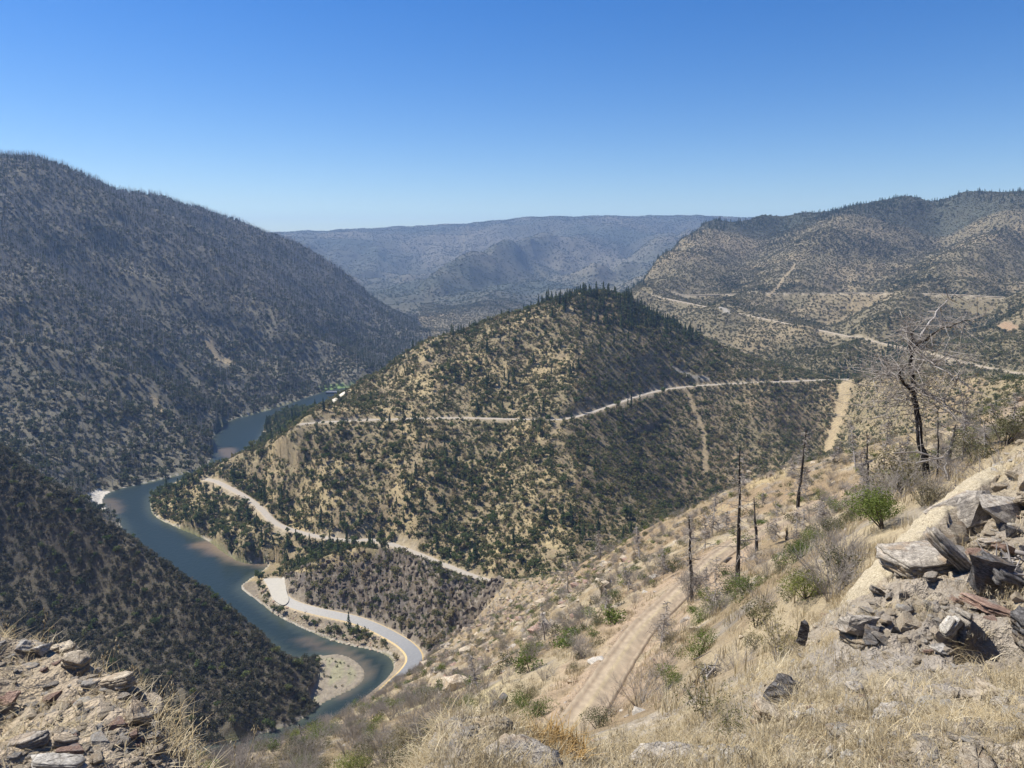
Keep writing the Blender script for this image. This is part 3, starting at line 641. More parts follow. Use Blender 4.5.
# pale gravel pull-out at the end of the river road and the short spur off the middle road
pl=[np.array((p[0],p[1],4.78)) for p in smooth(np.vstack([PULL,PULL[:1]]),2)[:-1]]
c0=np.mean(pl,axis=0); pv=np.array([c0]+pl); n_=len(pl); pf=[(0,1+i,1+(i+1)%n_) for i in range(n_)]
pme=mesh_np('gravel_pullout',pv,pf,[M['road']]); vattr(pme,'Col',np.ones((len(pv),3))*C(.40,.375,.32)); tag(obj('gravel_pullout',pme),kind='structure')
sp=np.array([at(447,566,Y=443),at(445,572,Y=437),at(440,576,Y=433),at(432,580,Y=430)]); sp[:,2]=[height(*p[:2])+.35 for p in sp]
ribbon('side_road',dens(smooth(sp,1),1.5),prof(1.6,pale*1.1,grav))
# ================================================================= vegetation
def polar(n,a0,a1,r0,r1):
    a=rng.uniform(math.radians(a0),math.radians(a1),n); r=np.sqrt(rng.uniform(r0*r0,r1*r1,n)); return np.sin(a)*r,np.cos(a)*r,a,r
def area(a0,a1,r0,r1): return .5*math.radians(a1-a0)*(r1*r1-r0*r0)
def grid(G,a,l): return bil(G,AZ,LR,a,l)
def field(spacing,a0,a1,r0,r1):
    n=int(area(a0,a1,r0,r1)/spacing**2); x,y,a,r=polar(n,a0,a1,r0,r1); l=np.log(r); z=grid(GZ,a,l)
    px,py=project(np.stack([x,y,z],-1)); nb=grid(nobody,a,l); 
    return dict(x=x,y=y,z=z,a=a,r=r,px=px,py=py,nb=nb,dr=grid(np.minimum(dr,400),a,l),left=leftside(x,y),pool=(z<.05),u=rng.random(n),n1=fbm(x,y,60,3,51),n2=fbm(x,y,16,3,52),n3=fbm(x,y,220,3,53))
def take(f,m): return {k:v[m] for k,v in f.items()}
def cat_(*fs): return {k:np.concatenate([f[k] for f in fs]) for k in fs[0]}
STATS={}
def plant(f,kind,name,label,size,hmul=None,single=None,limit=300,hgt=2.0):
    """scatter one kind; the largest visible ones become objects of their own (single = function giving name, label, category, group)"""
    n=len(f['x']); s=size(n) if callable(size) else np.ones(n)*size
    hm=np.ones(n) if hmul is None else rng.uniform(*hmul,n); rz=rng.uniform(0,6.283,n); vi=rng.integers(0,len(ME[kind]),n)
    P=np.stack([f['x'],f['y'],f['z']-.05*s],1); SV=np.stack([s,s,s*hm],1)
    rest=np.ones(n,bool)
    if single:
        vis=visible(f['x'],f['y'],f['z']+hgt*s*hm*.6)&(f['px']>3)&(f['px']<1021)&(f['py']<764)&(f['py']>100)
        app=np.where(vis,s*hm/f['r'],0); order=np.argsort(-app)[:limit]; order=order[app[order]>0]
        for i in order:
            nm,lb,ct,gp=single({k:v[i] for k,v in f.items()})
            o=obj(nm,ME[kind][vi[i]],None,P[i],(0,0,rz[i]),SV[i]); tag(o,lb,ct,gp)
        rest[order]=False
    if rest.any(): stuff(name,label,P[rest],vi[rest],SV[rest],rz[rest],ME[kind])
    STATS[name]=n
ok=lambda f: (~f['pool'])&(f['nb']<.35)
# left mountain
f=field(5.6,-50,-5,540,2350); f=take(f,ok(f)&f['left']&(f['y']>520))
low=np.clip(1-(f['z']-20)/130,0,1)+.35*f['n3']
forest=take(f,(f['u']<.30+.68*sstep(.1,.8,low)*np.clip(.7+f['n1'],0,1)))
plant(forest,'ftree','dark_forest','dark woodland on the lower left mountainside',lambda n: rng.uniform(.45,1.1,n),(.85,1.3))
g=field(6.0,-50,-5,540,2350); g=take(g,ok(g)&g['left']&(g['y']>520))
snags=take(g,g['u']<.25+.6*sstep(.0,.7,(g['z']-40)/200+.3*g['n3']))
plant(snags,'snag','burned_woods','grey burned trunks standing all over the left mountainside',lambda n: rng.uniform(.6,1.25,n),(.9,1.2))
g=field(5.2,-50,-5,540,2350); g=take(g,ok(g)&g['left']&(g['y']>520)&(g['u']<.8))
plant(g,'burnt','burned_undergrowth','dark regrowth between the burned trunks of the left mountain',lambda n: rng.uniform(.6,1.3,n))
# right mountain
f=field(4.2,-14,50,800,2600); f=take(f,ok(f)&(~f['left'])&(f['y']>760)&((f['r']>900)|(f['z']<100)))
gul=sstep(-.1,.45,f['n3']+.3*f['n1'])
plant(take(f,f['u']<.8+.4*gul),'sage','mountain_shrubbery','sparse dusty brush on the mountainside across the valley',lambda n: rng.uniform(.6,1.35,n))
g=field(6.5,-14,50,800,2600); g=take(g,ok(g)&(~g['left'])&(g['y']>760)); 
plant(take(g,g['u']<.04+.75*sstep(.2,.6,g['n3']+.3*g['n1'])),'ftree','mountain_woods','darker woods in the draws of the mountainside across the valley',lambda n: rng.uniform(.4,.95,n))
g=field(6.5,5,41,1600,2480); g=take(g,(~g['left'])&visible(g['x'],g['y'],g['z']+6))
sk=take(g,(np.abs((g['z']-ZC)/g['r']-grid(HOR,g['a'],np.log(np.minimum(g['r']*1.5,9000))))<.012)&(g['u']<.5))
plant(take(sk,sk['u']<.2),'conifer','ridge_treeline','conifers along the skyline of the right mountain',lambda n: rng.uniform(.5,1.2,n))
g=field(6.5,-41,-8,1300,2480); g=take(g,g['left']&visible(g['x'],g['y'],g['z']+6))
sk=take(g,(np.abs((g['z']-ZC)/g['r']-grid(HOR,g['a'],np.log(np.minimum(g['r']*1.5,9000))))<.008)&(g['u']<.45))
plant(take(sk,sk['u']<.12),'conifer','crest_treeline','conifers along the skyline of the left mountain',lambda n: rng.uniform(.5,1.1,n))
plant(take(sk,sk['u']>.12),'snag','crest_snags','bare burned trunks fringing the skyline of the left mountain',lambda n: rng.uniform(.6,1.25,n))
# far plateau
f=field(13,-30,30,2350,6600); f=take(f,ok(f)&(f['u']<.6+.4*f['n3']))
plant(f,'clump','plateau_forest','hazy forest on the far plateau and its spurs',lambda n: rng.uniform(.4,.95,n),(.5,1.0))
# dark ridge in the near bend
f=field(1.75,-50,-8,290,540); f=take(f,ok(f)&f['left']&(f['y']<540))
plant(take(f,f['u']<.8),'burnt','ridge_shrubbery','dense dark brush covering the shaded ridge in the river bend',lambda n: rng.uniform(.45,1.05,n),(.8,1.2),
  lambda q: ('dark_shrub','dark scorched shrub packed among others on the shaded ridge in the river bend','shrub','dark shrubs on the shaded ridge'),300,2.8)
g=field(9,-50,-8,290,520); g=take(g,ok(g)&g['left']&(g['y']<540)&(g['u']<.5))
plant(g,'oak','ridge_woods','dark trees scattered over the shaded ridge',lambda n: rng.uniform(.6,1.0,n))
# gravel bar and shore
f=field(1.5,-24,-8,320,430); f=take(f,inpoly(f['x'],f['y'],BAR)&(f['dr']>5)&(f['u']<.05+.25*(f['n2']>.15)))
plant(f,'shrub','bar_scrub','low green scrub growing on the gravel bar',lambda n: rng.uniform(.2,.6,n))
# central hill
f=field(1.75,-31,50,372,1090); f=take(f,ok(f)&(~f['left'])&(f['y']>330)&(f['y']<1080)&(f['z']>.6)&visible(f['x'],f['y'],f['z']+4))
plant(take(f,f['u']<.55+.35*f['n2']),'shrub','hill_scrub','low dry scrub between the shrubs of the central hill',lambda n: rng.uniform(.22,.55,n))
f=field(2.35,-31,50,372,1090); f=take(f,ok(f)&(~f['left'])&(f['y']>330)&(f['y']<1080)&(f['z']>1.2))
on=~inpoly(f['px'],f['py'],CRAG)
rocky=f['py']>0
west=f['px']+40*f['n1']+18*f['n2']<575
dsty=np.where(west,.64+.65*f['n2']+.3*f['n1'],np.where(f['px']<740,.70+.3*f['n2'],.56+.2*f['n2']))
dsty=np.where(f['px']>860,.26,dsty); dsty=np.where(on,dsty,.5+.3*f['n2'])
HL=lambda q: ' below the lower paved road' if q['z']<28 else ' between the two paved roads' if q['z']<86 else ' above the upper paved road'
WH=lambda q: ' on the left shoulder' if q['px']<420 else ' on the middle' if q['px']<600 else ' on the right flank'
plant(take(f,f['u']<dsty),'shrub','hill_shrubbery','chaparral covering the central hill',lambda n: np.clip(np.exp(rng.normal(-.13,.38,n)),.35,2.1),(.75,1.25),
  lambda q: ('chaparral_shrub','dark olive shrub'+WH(q)+' of the hill'+HL(q),'shrub','chaparral shrubs on the central hill'),300)
g=field(4.6,-31,50,372,1090); g=take(g,ok(g)&(~g['left'])&(g['y']>330)&(g['y']<1080)&(g['z']>.5)&~inpoly(g['px'],g['py'],CRAG))
riverside=((g['z']<30)&(g['px']<470)&(g['y']>455))|((g['dr']<13)&(g['px']<330))|((g['dr']<10)&(g['px']<400)&(g['u']<.45))
pd=np.where(riverside,.8,np.where(g['px']<560,.17+.25*g['n1'],np.where(g['px']<720,.10,.0)))
pd=np.where((g['z']<62)&(g['px']>300)&(g['px']<520),pd+.2,pd)
plant(take(g,g['u']<pd),'oak','hill_woods','oaks among the brush of the central hill',lambda n: np.clip(np.exp(rng.normal(-.3,.32,n)),.4,1.5),(.85,1.25),
  lambda q: ('oak_tree','dark oak'+WH(q)+' of the hill'+HL(q),'tree','oaks on the central hill'),300,5.5)
h=field(4.0,-31,30,372,1090); h=take(h,ok(h)&(~h['left'])&(h['y']>330)&(h['y']<930)&(h['z']>1.2)&~inpoly(h['px'],h['py'],CRAG))
top=inpoly(h['px'],h['py'],[(540,304),(575,288),(630,286),(655,305),(705,335),(690,345),(645,330),(612,330),(580,318)])
pc=np.where(top,.5,.0); pc=np.where((h['z']<32)&(h['px']<480),.16,pc); pc=np.where((h['px']<640)&~top&(h['z']>30),.026+.05*h['n1']+.05*h['n2'],pc); pc=np.where((np.abs(h['px']-525)<60)&(h['py']<400)&~top,.05,pc)
pc=np.where((h['py']>505)&(h['py']<560)&(h['px']>330)&(h['px']<450)&(h['z']<60),.12,pc)
pc=np.where(h['y']>880,.4,pc)
CT=lambda q: 'in the dense grove on the crest of the central hill' if q['z']>140 else 'on the slope of the central hill'+HL(q) if q['z']>30 else 'near the river at the foot of the central hill'
plant(take(h,h['u']<pc),'conifer','hill_treeline','conifers on the central hill',lambda n: np.clip(np.exp(rng.normal(-.36,.33,n)),.3,1.2),(.8,1.15),
  lambda q: ('conifer_tree','dark pointed conifer '+CT(q),'tree','conifers on the central hill'),300,12)
# ================================================================= our own slope (12 to 350 m) and the bank we stand on
ME['green']=[shrub_mesh('leafy_shrub',1.7,1.3,520,200+s,M['green'],.15,7) for s in range(3)]
ME['dusty']=[shrub_mesh('dusty_shrub',1.2,1.0,380,210+s,M['sage'],.13,7) for s in range(3)]
ME['bare']=[]
for s in range(4):
    V,Fq,mi=twig_parts(1.5,1.15,34,220+s,.0065,7); ME['bare'].append(mesh_np('bare_shrub',V,Fq,[M['twig']],mi))
M['straw']=leafmat('dry_straw',[(0,(.29,.23,.14)),(.4,(.43,.355,.225)),(.8,(.56,.485,.335)),(1,(.64,.58,.45))],.3)
M['rust_straw']=leafmat('orange_dry_leaves',[(0,(.34,.21,.08)),(.5,(.48,.34,.15)),(1,(.60,.46,.24))],.25)
def blades(n,h,r,wd,seed,lean=.5,seedhead=.3):
    g=np.random.default_rng(seed); V=[];Fs=[]
    for i in range(n):
        a=g.random()*6.283;b=g.random()*6.283;o=r*g.random()**.5;L=h*(.45+.6*g.random()); p0=np.array((math.cos(a)*o,math.sin(a)*o,-.02)); d=np.array((math.cos(b),math.sin(b),0))*L*lean*g.random()
        s=np.array((-math.sin(b),math.cos(b),0))*wd*.5*(.6+.8*g.random()); p1=p0+d*.35+np.array((0,0,L*.6)); p2=p0+d+np.array((0,0,L*(1-.25*g.random())))
        k=len(V); V+=[p0-s,p0+s,p1+s*.7,p1-s*.7,p2+s*.12,p2-s*.12]; Fs+=[(k,k+1,k+2,k+3),(k+3,k+2,k+4,k+5)]
        if g.random()<seedhead:
            for q in range(4):
                c=p2+d*.1*q/3+np.array((0,0,-.012*q)) *h*2+g.normal(size=3)*.01; e=np.array((math.cos(b+q),math.sin(b+q),-1.2))*.026; t=np.array((-math.sin(b),math.cos(b),0))*.004
                k=len(V); V+=[c,c+e*.5+t,c+e,c+e*.5-t]; Fs.append((k,k+1,k+2,k+3))
    return np.array(V),np.array(Fs)
def grass_mesh(nm,*a,**k):
    V,Fq=blades(*a,**k); return mesh_np(nm,V,Fq,[M['straw']])
ME['tuft']=[grass_mesh('near_tuft',26,.30,.10,.0045,300+s,lean=.9) for s in range(5)]
ME['mat']=[grass_mesh('flat_straw',26,.09,.14,.0045,310+s,lean=2.6,seedhead=0) for s in range(4)]
ME['mid']=[grass_mesh('mid_tuft',30,.55,.30,.022,320+s,lean=.7,seedhead=0) for s in range(4)]
ME['far']=[grass_mesh('far_tuft',30,.8,.8,.06,330+s,lean=.6,seedhead=0) for s in range(3)]
# ---- rocks
def rockmat(name,a,b_,stain,st=(1,1,4)):
    def f(nt,b):
        v=objco(nt); mp=nt.nodes.new('ShaderNodeMapping'); mp.inputs['Scale'].default_value=st; nt.links.new(v,mp.inputs[0]); oi=nt.nodes.new('ShaderNodeObjectInfo')
        ad=nt.nodes.new('ShaderNodeVectorMath'); ad.operation='ADD'; nt.links.new(mp.outputs[0],ad.inputs[0]); nt.links.new(oi.outputs['Random'],ad.inputs[1])
        n=noise_n(nt,16,8,ad.outputs[0],.72); c=ramp(nt,n,[(.30,[x*.5 for x in a]),(.44,a),(.60,b_),(.8,[min(.75,x*1.2) for x in b_])])
        n2=noise_n(nt,3.1,6,ad.outputs[0],.65); k=ramp(nt,n2,[(.52,(0,0,0)),(.62,(.65,.65,.65))]); sx=nt.nodes.new('ShaderNodeSeparateColor'); nt.links.new(k,sx.inputs[0]); c=mixc(nt,c,stain,sx.outputs[0])
        vo=nd(nt,'ShaderNodeTexVoronoi',Scale=9); vo.feature='DISTANCE_TO_EDGE'; nt.links.new(ad.outputs[0],vo.inputs['Vector']); cr=ramp(nt,vo.outputs['Distance'],[(.0,(.35,.33,.31)),(.035,(1,1,1))]); c=mixc(nt,c,cr,.8,'MULTIPLY')
        n3=noise_n(nt,70,4,ad.outputs[0],.7); c=mixc(nt,c,ramp(nt,n3,[(.35,(.72,.72,.72)),(.65,(1.25,1.25,1.22))]),1,'MULTIPLY')
        nt.links.new(c,b.inputs['Base Color']); ma=nt.nodes.new('ShaderNodeMath'); ma.operation='ADD'; nt.links.new(n,ma.inputs[0]); nt.links.new(n3,ma.inputs[1]); bump(nt,b,ma.outputs[0],.8,.02); b.inputs['Roughness'].default_value=.9
    return mat(name,f)
M['grey_rock']=rockmat('grey_schist',(.27,.24,.20),(.47,.42,.345),(.33,.24,.15))
M['tan_rock']=rockmat('tan_rock',(.35,.29,.21),(.55,.47,.35),(.38,.28,.18))
M['pale_rock']=rockmat('pale_rock',(.36,.33,.28),(.55,.51,.44),(.45,.36,.26))
M['dark_rock']=rockmat('dark_rock',(.075,.07,.068),(.20,.19,.18),(.20,.15,.10))
M['red_rock']=rockmat('reddish_rock',(.25,.16,.12),(.40,.28,.21),(.33,.30,.27))
def rock_mesh(name,l,w_,t,seed,m,sub=2,npt=13,cub=.75):
    """a fractured stone: the hull of a few points, its facets split and roughened"""
    g=np.random.default_rng(seed); P=g.uniform(-1,1,(npt,3)); P/=np.max(np.abs(P),axis=1,keepdims=True)**cub; P=P*np.array((l,w_,t))*.5
    bm=bmesh.new()
    for p in P: bm.verts.new(p)
    r=bmesh.ops.convex_hull(bm,input=bm.verts); bmesh.ops.delete(bm,geom=[v for v in bm.verts if not v.link_faces],context='VERTS')
    bmesh.ops.subdivide_edges(bm,edges=bm.edges[:],cuts=sub,use_grid_fill=True); bmesh.ops.triangulate(bm,faces=bm.faces[:])
    s=max(l,w_,t); co=np.array([v.co for v in bm.verts]); nn=np.array([v.normal for v in bm.verts])
    d=(noise(co[:,0]/s*3.5+seed,co[:,1]/s*3.5+co[:,2]/s*6,seed)*.05+noise(co[:,0]/s*11,co[:,2]/s*14+co[:,1]/s*9+seed,seed+1)*.03)*min(l,w_,t)*1.6
    co=co+nn*d[:,None]
    for v,c in zip(bm.verts,co): v.co=c
    me=bpy.data.meshes.new(name); bm.to_mesh(me); bm.free(); me.materials.append(m); return me
def slab_mesh(name,l,w_,t,seed,m,layers=5):
    """a plate of layered schist: stacked sheets, each broken off along its own straight edges"""
    g=np.random.default_rng(seed); V=[];Fs=[]; z=-t/2; k_=7
    a=np.sort((np.arange(k_)+.7*g.random(k_))/k_*6.283); c=np.stack([np.cos(a),np.sin(a)],1); c/=np.max(np.abs(c),axis=1,keepdims=True)**.8; base=c*np.array((l,w_))*.5
    for k in range(layers):
        h=t/layers*g.uniform(.5,1.5); o=base.copy()
        for q in range(2):
            th=g.random()*6.283; n=np.array((math.cos(th),math.sin(th))); lim=(np.abs(n)@np.array((l,w_)))*.5*g.uniform(.6,1.02); s=o@n-lim; o=o-np.outer(np.maximum(s,0),n)
        o=o+g.normal(size=2)*.02*min(l,w_)
        sub=5; pts=[]
        for i in range(k_):
            for j in range(sub): pts.append(o[i]+(o[(i+1)%k_]-o[i])*j/sub+g.normal(size=2)*.018*min(l,w_))
        pts=np.array(pts); n_=len(pts); tilt=g.normal(size=2)*.05*t/np.array((l,w_))
        def zz(p,dz): return z+dz+p@tilt+.10*h*g.normal(size=len(p))
        k0=len(V); r2=pts*.62+g.normal(size=pts.shape)*.01*l
        V+=list(np.c_[pts*1.0,zz(pts,0)]); V+=list(np.c_[pts*.99,zz(pts,h)]); V+=list(np.c_[r2,zz(r2,h*1.06)]); V.append((0,0,z+h*1.08)); V.append((0,0,z)); cc=k0+3*n_
        for i in range(n_):
            j=(i+1)%n_; Fs+=[(k0+i,k0+j,k0+n_+j,k0+n_+i),(k0+n_+i,k0+n_+j,k0+2*n_+j,k0+2*n_+i),(k0+2*n_+i,k0+2*n_+j,cc),(k0+j,k0+i,cc+1)]
        z+=h*.95
    return mesh_np(name,np.array(V),Fs,[m])
ME['stone']=[rock_mesh('stone',1,.75,.5,400+s,M[k],2) for s,k in enumerate(('grey_rock','tan_rock','grey_rock','pale_rock','red_rock','tan_rock'))]
ME['shard']=[slab_mesh('shard',1,.6,.22,410+s,M[k],2) for s,k in enumerate(('tan_rock','tan_rock','pale_rock','grey_rock'))]
ME['chunk']=[rock_mesh('outcrop_chunk',1,.8,.75,420+s,M[k],2) for s,k in enumerate(('grey_rock','tan_rock','red_rock','tan_rock'))]
ME['fgreen']=[shrub_mesh('leafy_shrub',1.7,1.3,2600,260+s,M['green'],.065,9) for s in range(3)]
ME['fdusty']=[shrub_mesh('dusty_shrub',1.2,1.0,1800,270+s,M['sage'],.055,9) for s in range(3)]
def weed(seed):
    g=np.random.default_rng(seed); V,Fq,mi=twig_parts(.6,.35,26,seed,.006,3); c=V[g.integers(0,len(V),900)]+g.normal(size=(900,3))*.02; lv,lf=quads(c,.028*(.6+.8*g.random(900)),None,.45,g)
    V,Fq,mi=join([(V,Fq,1),(lv,lf,0)]); return mesh_np('weed',V,Fq,[M['weedleaf'],M['twig']],mi)
M['weedleaf']=leafmat('weed_leaves',[(0,(.12,.125,.05)),(.5,(.20,.19,.08)),(1,(.32,.27,.14))])
ME['weed']=[weed(280+s) for s in range(3)]
# outcrops on the crag
def zone(f): return (~f['left'])&(f['y']<400)
SILX=np.array(SILN)
M['crag']=rockmat('crag_rock',(.075,.06,.046),(.18,.145,.11),(.10,.085,.07),(1,1,2))
ME['crag']=[rock_mesh('outcrop_rock',1.1,.7,1.1,440+s,M['crag'],2,16,.45) for s in range(4)]
def ours(f): return (~f['left'])&~f['pool']&(f['nb']<.5)&(f['x']>np.interp(f['y'],[60,88,110,142,190,262,325,360],[-60,-38,-34,-36,-40,-48,-40,-5]))
near_track=lambda f: segdist(f['x'],f['y'],ROADS['track'][0])[0]
# grass
f=field(.62,-48,50,13,62); f=take(f,ours(f)&(near_track(f)>1.7)); pg=.35+.5*f['n2']+.25*f['n1']
plant(take(f,f['u']<pg),'mid','dry_grass','dry straw-coloured grass on the slope below the track',lambda n: rng.uniform(.5,1.15,n))
f=field(1.5,-48,50,60,190); f=take(f,ours(f)&(near_track(f)>1.8))
plant(take(f,f['u']<.32+.5*f['n2']),'far','slope_grass','dry grass in patches down the slope',lambda n: rng.uniform(.5,1.0,n))

def feet(n,r0,r1): 
    a=rng.uniform(math.radians(-48),math.radians(54),n); r=np.exp(rng.uniform(math.log(r0),math.log(r1),n)); x,y=np.sin(a)*r,np.cos(a)*r; z=grid(GZ,a,np.log(r)); px,py=project(np.stack([x,y,z],-1))
    return dict(x=x,y=y,z=z,a=a,r=r,px=px,py=py,nb=0*x,left=x<-1e9,pool=x<-1e9,u=rng.random(n),n1=fbm(x,y,1.6,3,61),n2=fbm(x,y,.7,3,62),n3=fbm(x,y,5,2,63))
f=feet(20000,2.0,15); pit=lambda f: np.minimum(np.hypot(f['x']-PIT1[0],f['y']-PIT1[1]),np.hypot(f['x']-PIT2[0],f['y']-PIT2[1]))>.3
f=take(f,pit(f)); lm=f['px']<240
oc=inpoly(f['px'],f['py'],OUTC); f=take(f,~oc|(f['u']<.16)); lm=f['px']<240; kp=f['u']<np.where(lm,.02+.15*f['n2'],np.where(f['px']<440,.05,.20+.5*f['n2']+.25*f['n3'])); f=take(f,kp); lm=f['px']<240; LMK=lm; f['u']=f['u']*0-9
plant(take(f,f['u']<np.where(lm,.02+.15*f['n2'],np.where(f['px']<440,.05,.20+.5*f['n2']+.25*f['n3']))),'tuft','bank_grass','dry oat grass on the stony bank in front',lambda n: rng.uniform(.35,1.0,n)*np.where(LMK,.6,1))
f=feet(40000,2.0,14); f=take(f,pit(f))
f=take(f,(~inpoly(f['px'],f['py'],OUTC)|(f['u']<.3))&((f['px']>240)|(f['u']<.22)))
plant(take(f,f['u']<.55+.5*f['n1']),'mat','straw_litter','flattened straw lying over the stony bank',lambda n: rng.uniform(.5,1.3,n))
f=feet(25000,2.0,14); f=take(f,pit(f)); lm=f['px']<230
f=take(f,f['u']<np.where(lm|inpoly(f['px'],f['py'],OUTC),1.0,.6+.6*f['n3'])); SMK=f['px']<230
plant(f,'shard','rubble','broken stone chips strewn over the bank',lambda n: np.exp(rng.normal(-2.85,.55,n))*np.where(SMK,.62,1),(.6,1.4))
f=feet(6000,2.0,14); f=take(f,pit(f)); lm=f['px']<230
plant(take(f,f['u']<np.where(lm,1,.45+.5*f['n3'])),'stone','pebbles','small stones scattered over the bank',lambda n: np.exp(rng.normal(-2.9,.5,n)))
f=field(.5,-10,41,22,100); f['td']=near_track(f); f=take(f,ours(dict(f,nb=f['nb']*0))&(f['td']<2.2)&((f['td']>.72)|(f['td']<.2)))
plant(take(f,f['u']<np.where(f['td']<.3,.25,.45)+.3*f['n2']),'mid','track_weeds','dry weeds along the edges and the middle of the dirt track',lambda n: rng.uniform(.2,.6,n),(.5,1))
f=field(.6,-10,41,22,100); f['td']=near_track(f); f=take(f,ours(dict(f,nb=f['nb']*0))&(f['td']<1.9)&(f['u']<.22))
plant(f,'stone','track_stones','loose stones on the dirt track',lambda n: np.exp(rng.normal(-2.2,.5,n)))
f=field(1.1,-30,0,320,480); f=take(f,(~f['left'])&(f['dr']<9)&(f['z']<5)&(f['z']>-.1)&(f['u']<.4))
plant(f,'chunk','shore_rocks','grey-brown rocks along the river bank below the river road',lambda n: np.exp(rng.normal(-.2,.4,n)),(.5,1))
# shrubs on the slope
LB=lambda q: 'below the dirt track' if (q['px']<np.interp(q['py'],[515,560,600,640,700,740],[800,715,670,640,590,565])) else 'above the dirt track'
DI=lambda q: ' low on the slope' if q['r']>110 else ' midway down the slope' if q['r']>55 else ' on the near slope'
f=field(2.5,-48,50,16,340); f=take(f,ours(f)&(near_track(f)>2.8)&((f['r']>22)|(f['u']<.05)))
dens_=np.where(f['r']<75,.36+.5*f['n2']+.25*f['n1'],np.where(f['py']>650,.7,.36)+.4*f['n2'])
dens_=np.where((f['px']<520)&(f['py']>680),dens_+.25,dens_)
plant(take(f,f['u']<dens_),'bare','grey_brush','leafless grey brush on our slope',lambda n: rng.uniform(.5,1.25,n),(.8,1.2),
  lambda q: ('bare_shrub','leafless grey shrub'+DI(q)+' '+LB(q),'shrub','leafless grey shrubs on the slope'),300)
f=field(2.6,-48,50,16,340); td=near_track(f); f['td']=td; f=take(f,ours(f)&(f['td']>2.6)&((f['r']>24)|(f['u']<.03)))
verge=(f['td']<13)&(f['px']<np.interp(f['py'],[515,560,600,640,700],[800,715,670,640,590]))&(f['py']<720)&(f['py']>570)
dg=np.where(verge,.55+.5*f['n2'],.10+.32*f['n1']+.2*f['n2']); dg=np.where(f['r']>90,dg*.6+.05,dg)
f=take(f,f['u']<dg)
for kd_,f_ in (('fgreen',take(f,f['r']<48)),('green',take(f,f['r']>=48))): plant(f_,kd_,'green_brush','green brush on our slope',lambda n: rng.uniform(.5,1.2,n),(.5,.8),
  lambda q: ('leafy_shrub','olive green leafy shrub'+DI(q)+' '+LB(q),'shrub','green shrubs on the slope'),150)
f=field(2.4,-48,50,16,340); f=take(f,ours(f)&(near_track(f)>2.6)&((f['r']>24)|(f['u']<.03)))
f=take(f,f['u']<.30+.3*f['n2']-.2*f['n1'])
for kd_,f_ in (('fdusty',take(f,f['r']<48)),('dusty',take(f,f['r']>=48))): plant(f_,kd_,'dusty_brush','low dusty brush on our slope',lambda n: rng.uniform(.4,1.1,n),(.7,1.1),
  lambda q: ('dusty_shrub','low dusty olive shrub'+DI(q)+' '+LB(q),'shrub','low dusty shrubs on the slope'),150)
f=field(2.7,-24,8,300,560); f=take(f,(~f['left'])&inpoly(f['px'],f['py'],CRAG)&(f['z']>5)&(f['nb']<.4)); 
plant(take(f,f['u']<.75),'crag','outcrop','jagged brown outcrops of the rocky knoll between the two river roads',lambda n: np.clip(np.exp(rng.normal(.75,.45,n)),.8,3.6),(.7,1.4),
  lambda q: ('outcrop_rock','jagged brown rock of the knoll between the two lower roads','rock','outcrops of the rocky knoll'),300,1.0)
# stones on the talus and the crag
f=field(1.9,-20,41,70,470); f=take(f,ours(f)&(near_track(f)>3)); inT=inpoly(f['px'],f['py'],TALUS); inC=inpoly(f['px'],f['py'],CRAG)
f=take(f,f['u']<np.where(inT,.6,np.where(inC,.0,.04)))
plant(f,'chunk','talus','broken rock covering the slope above the river road',lambda n: np.exp(rng.normal(-.25,.5,n))*1.0,(.6,1.4),
  lambda q: ('boulder','angular rock in the rubble slope above the river road','rock','rocks of the rubble slope'),300,1.0)
f=field(1.2,-38,41,16,80); f=take(f,ours(f)&(near_track(f)>2)); 
plant(take(f,f['u']<.07+.12*f['n2']),'stone','slope_stones','loose stones on our slope',lambda n: np.exp(rng.normal(-1.2,.5,n)))
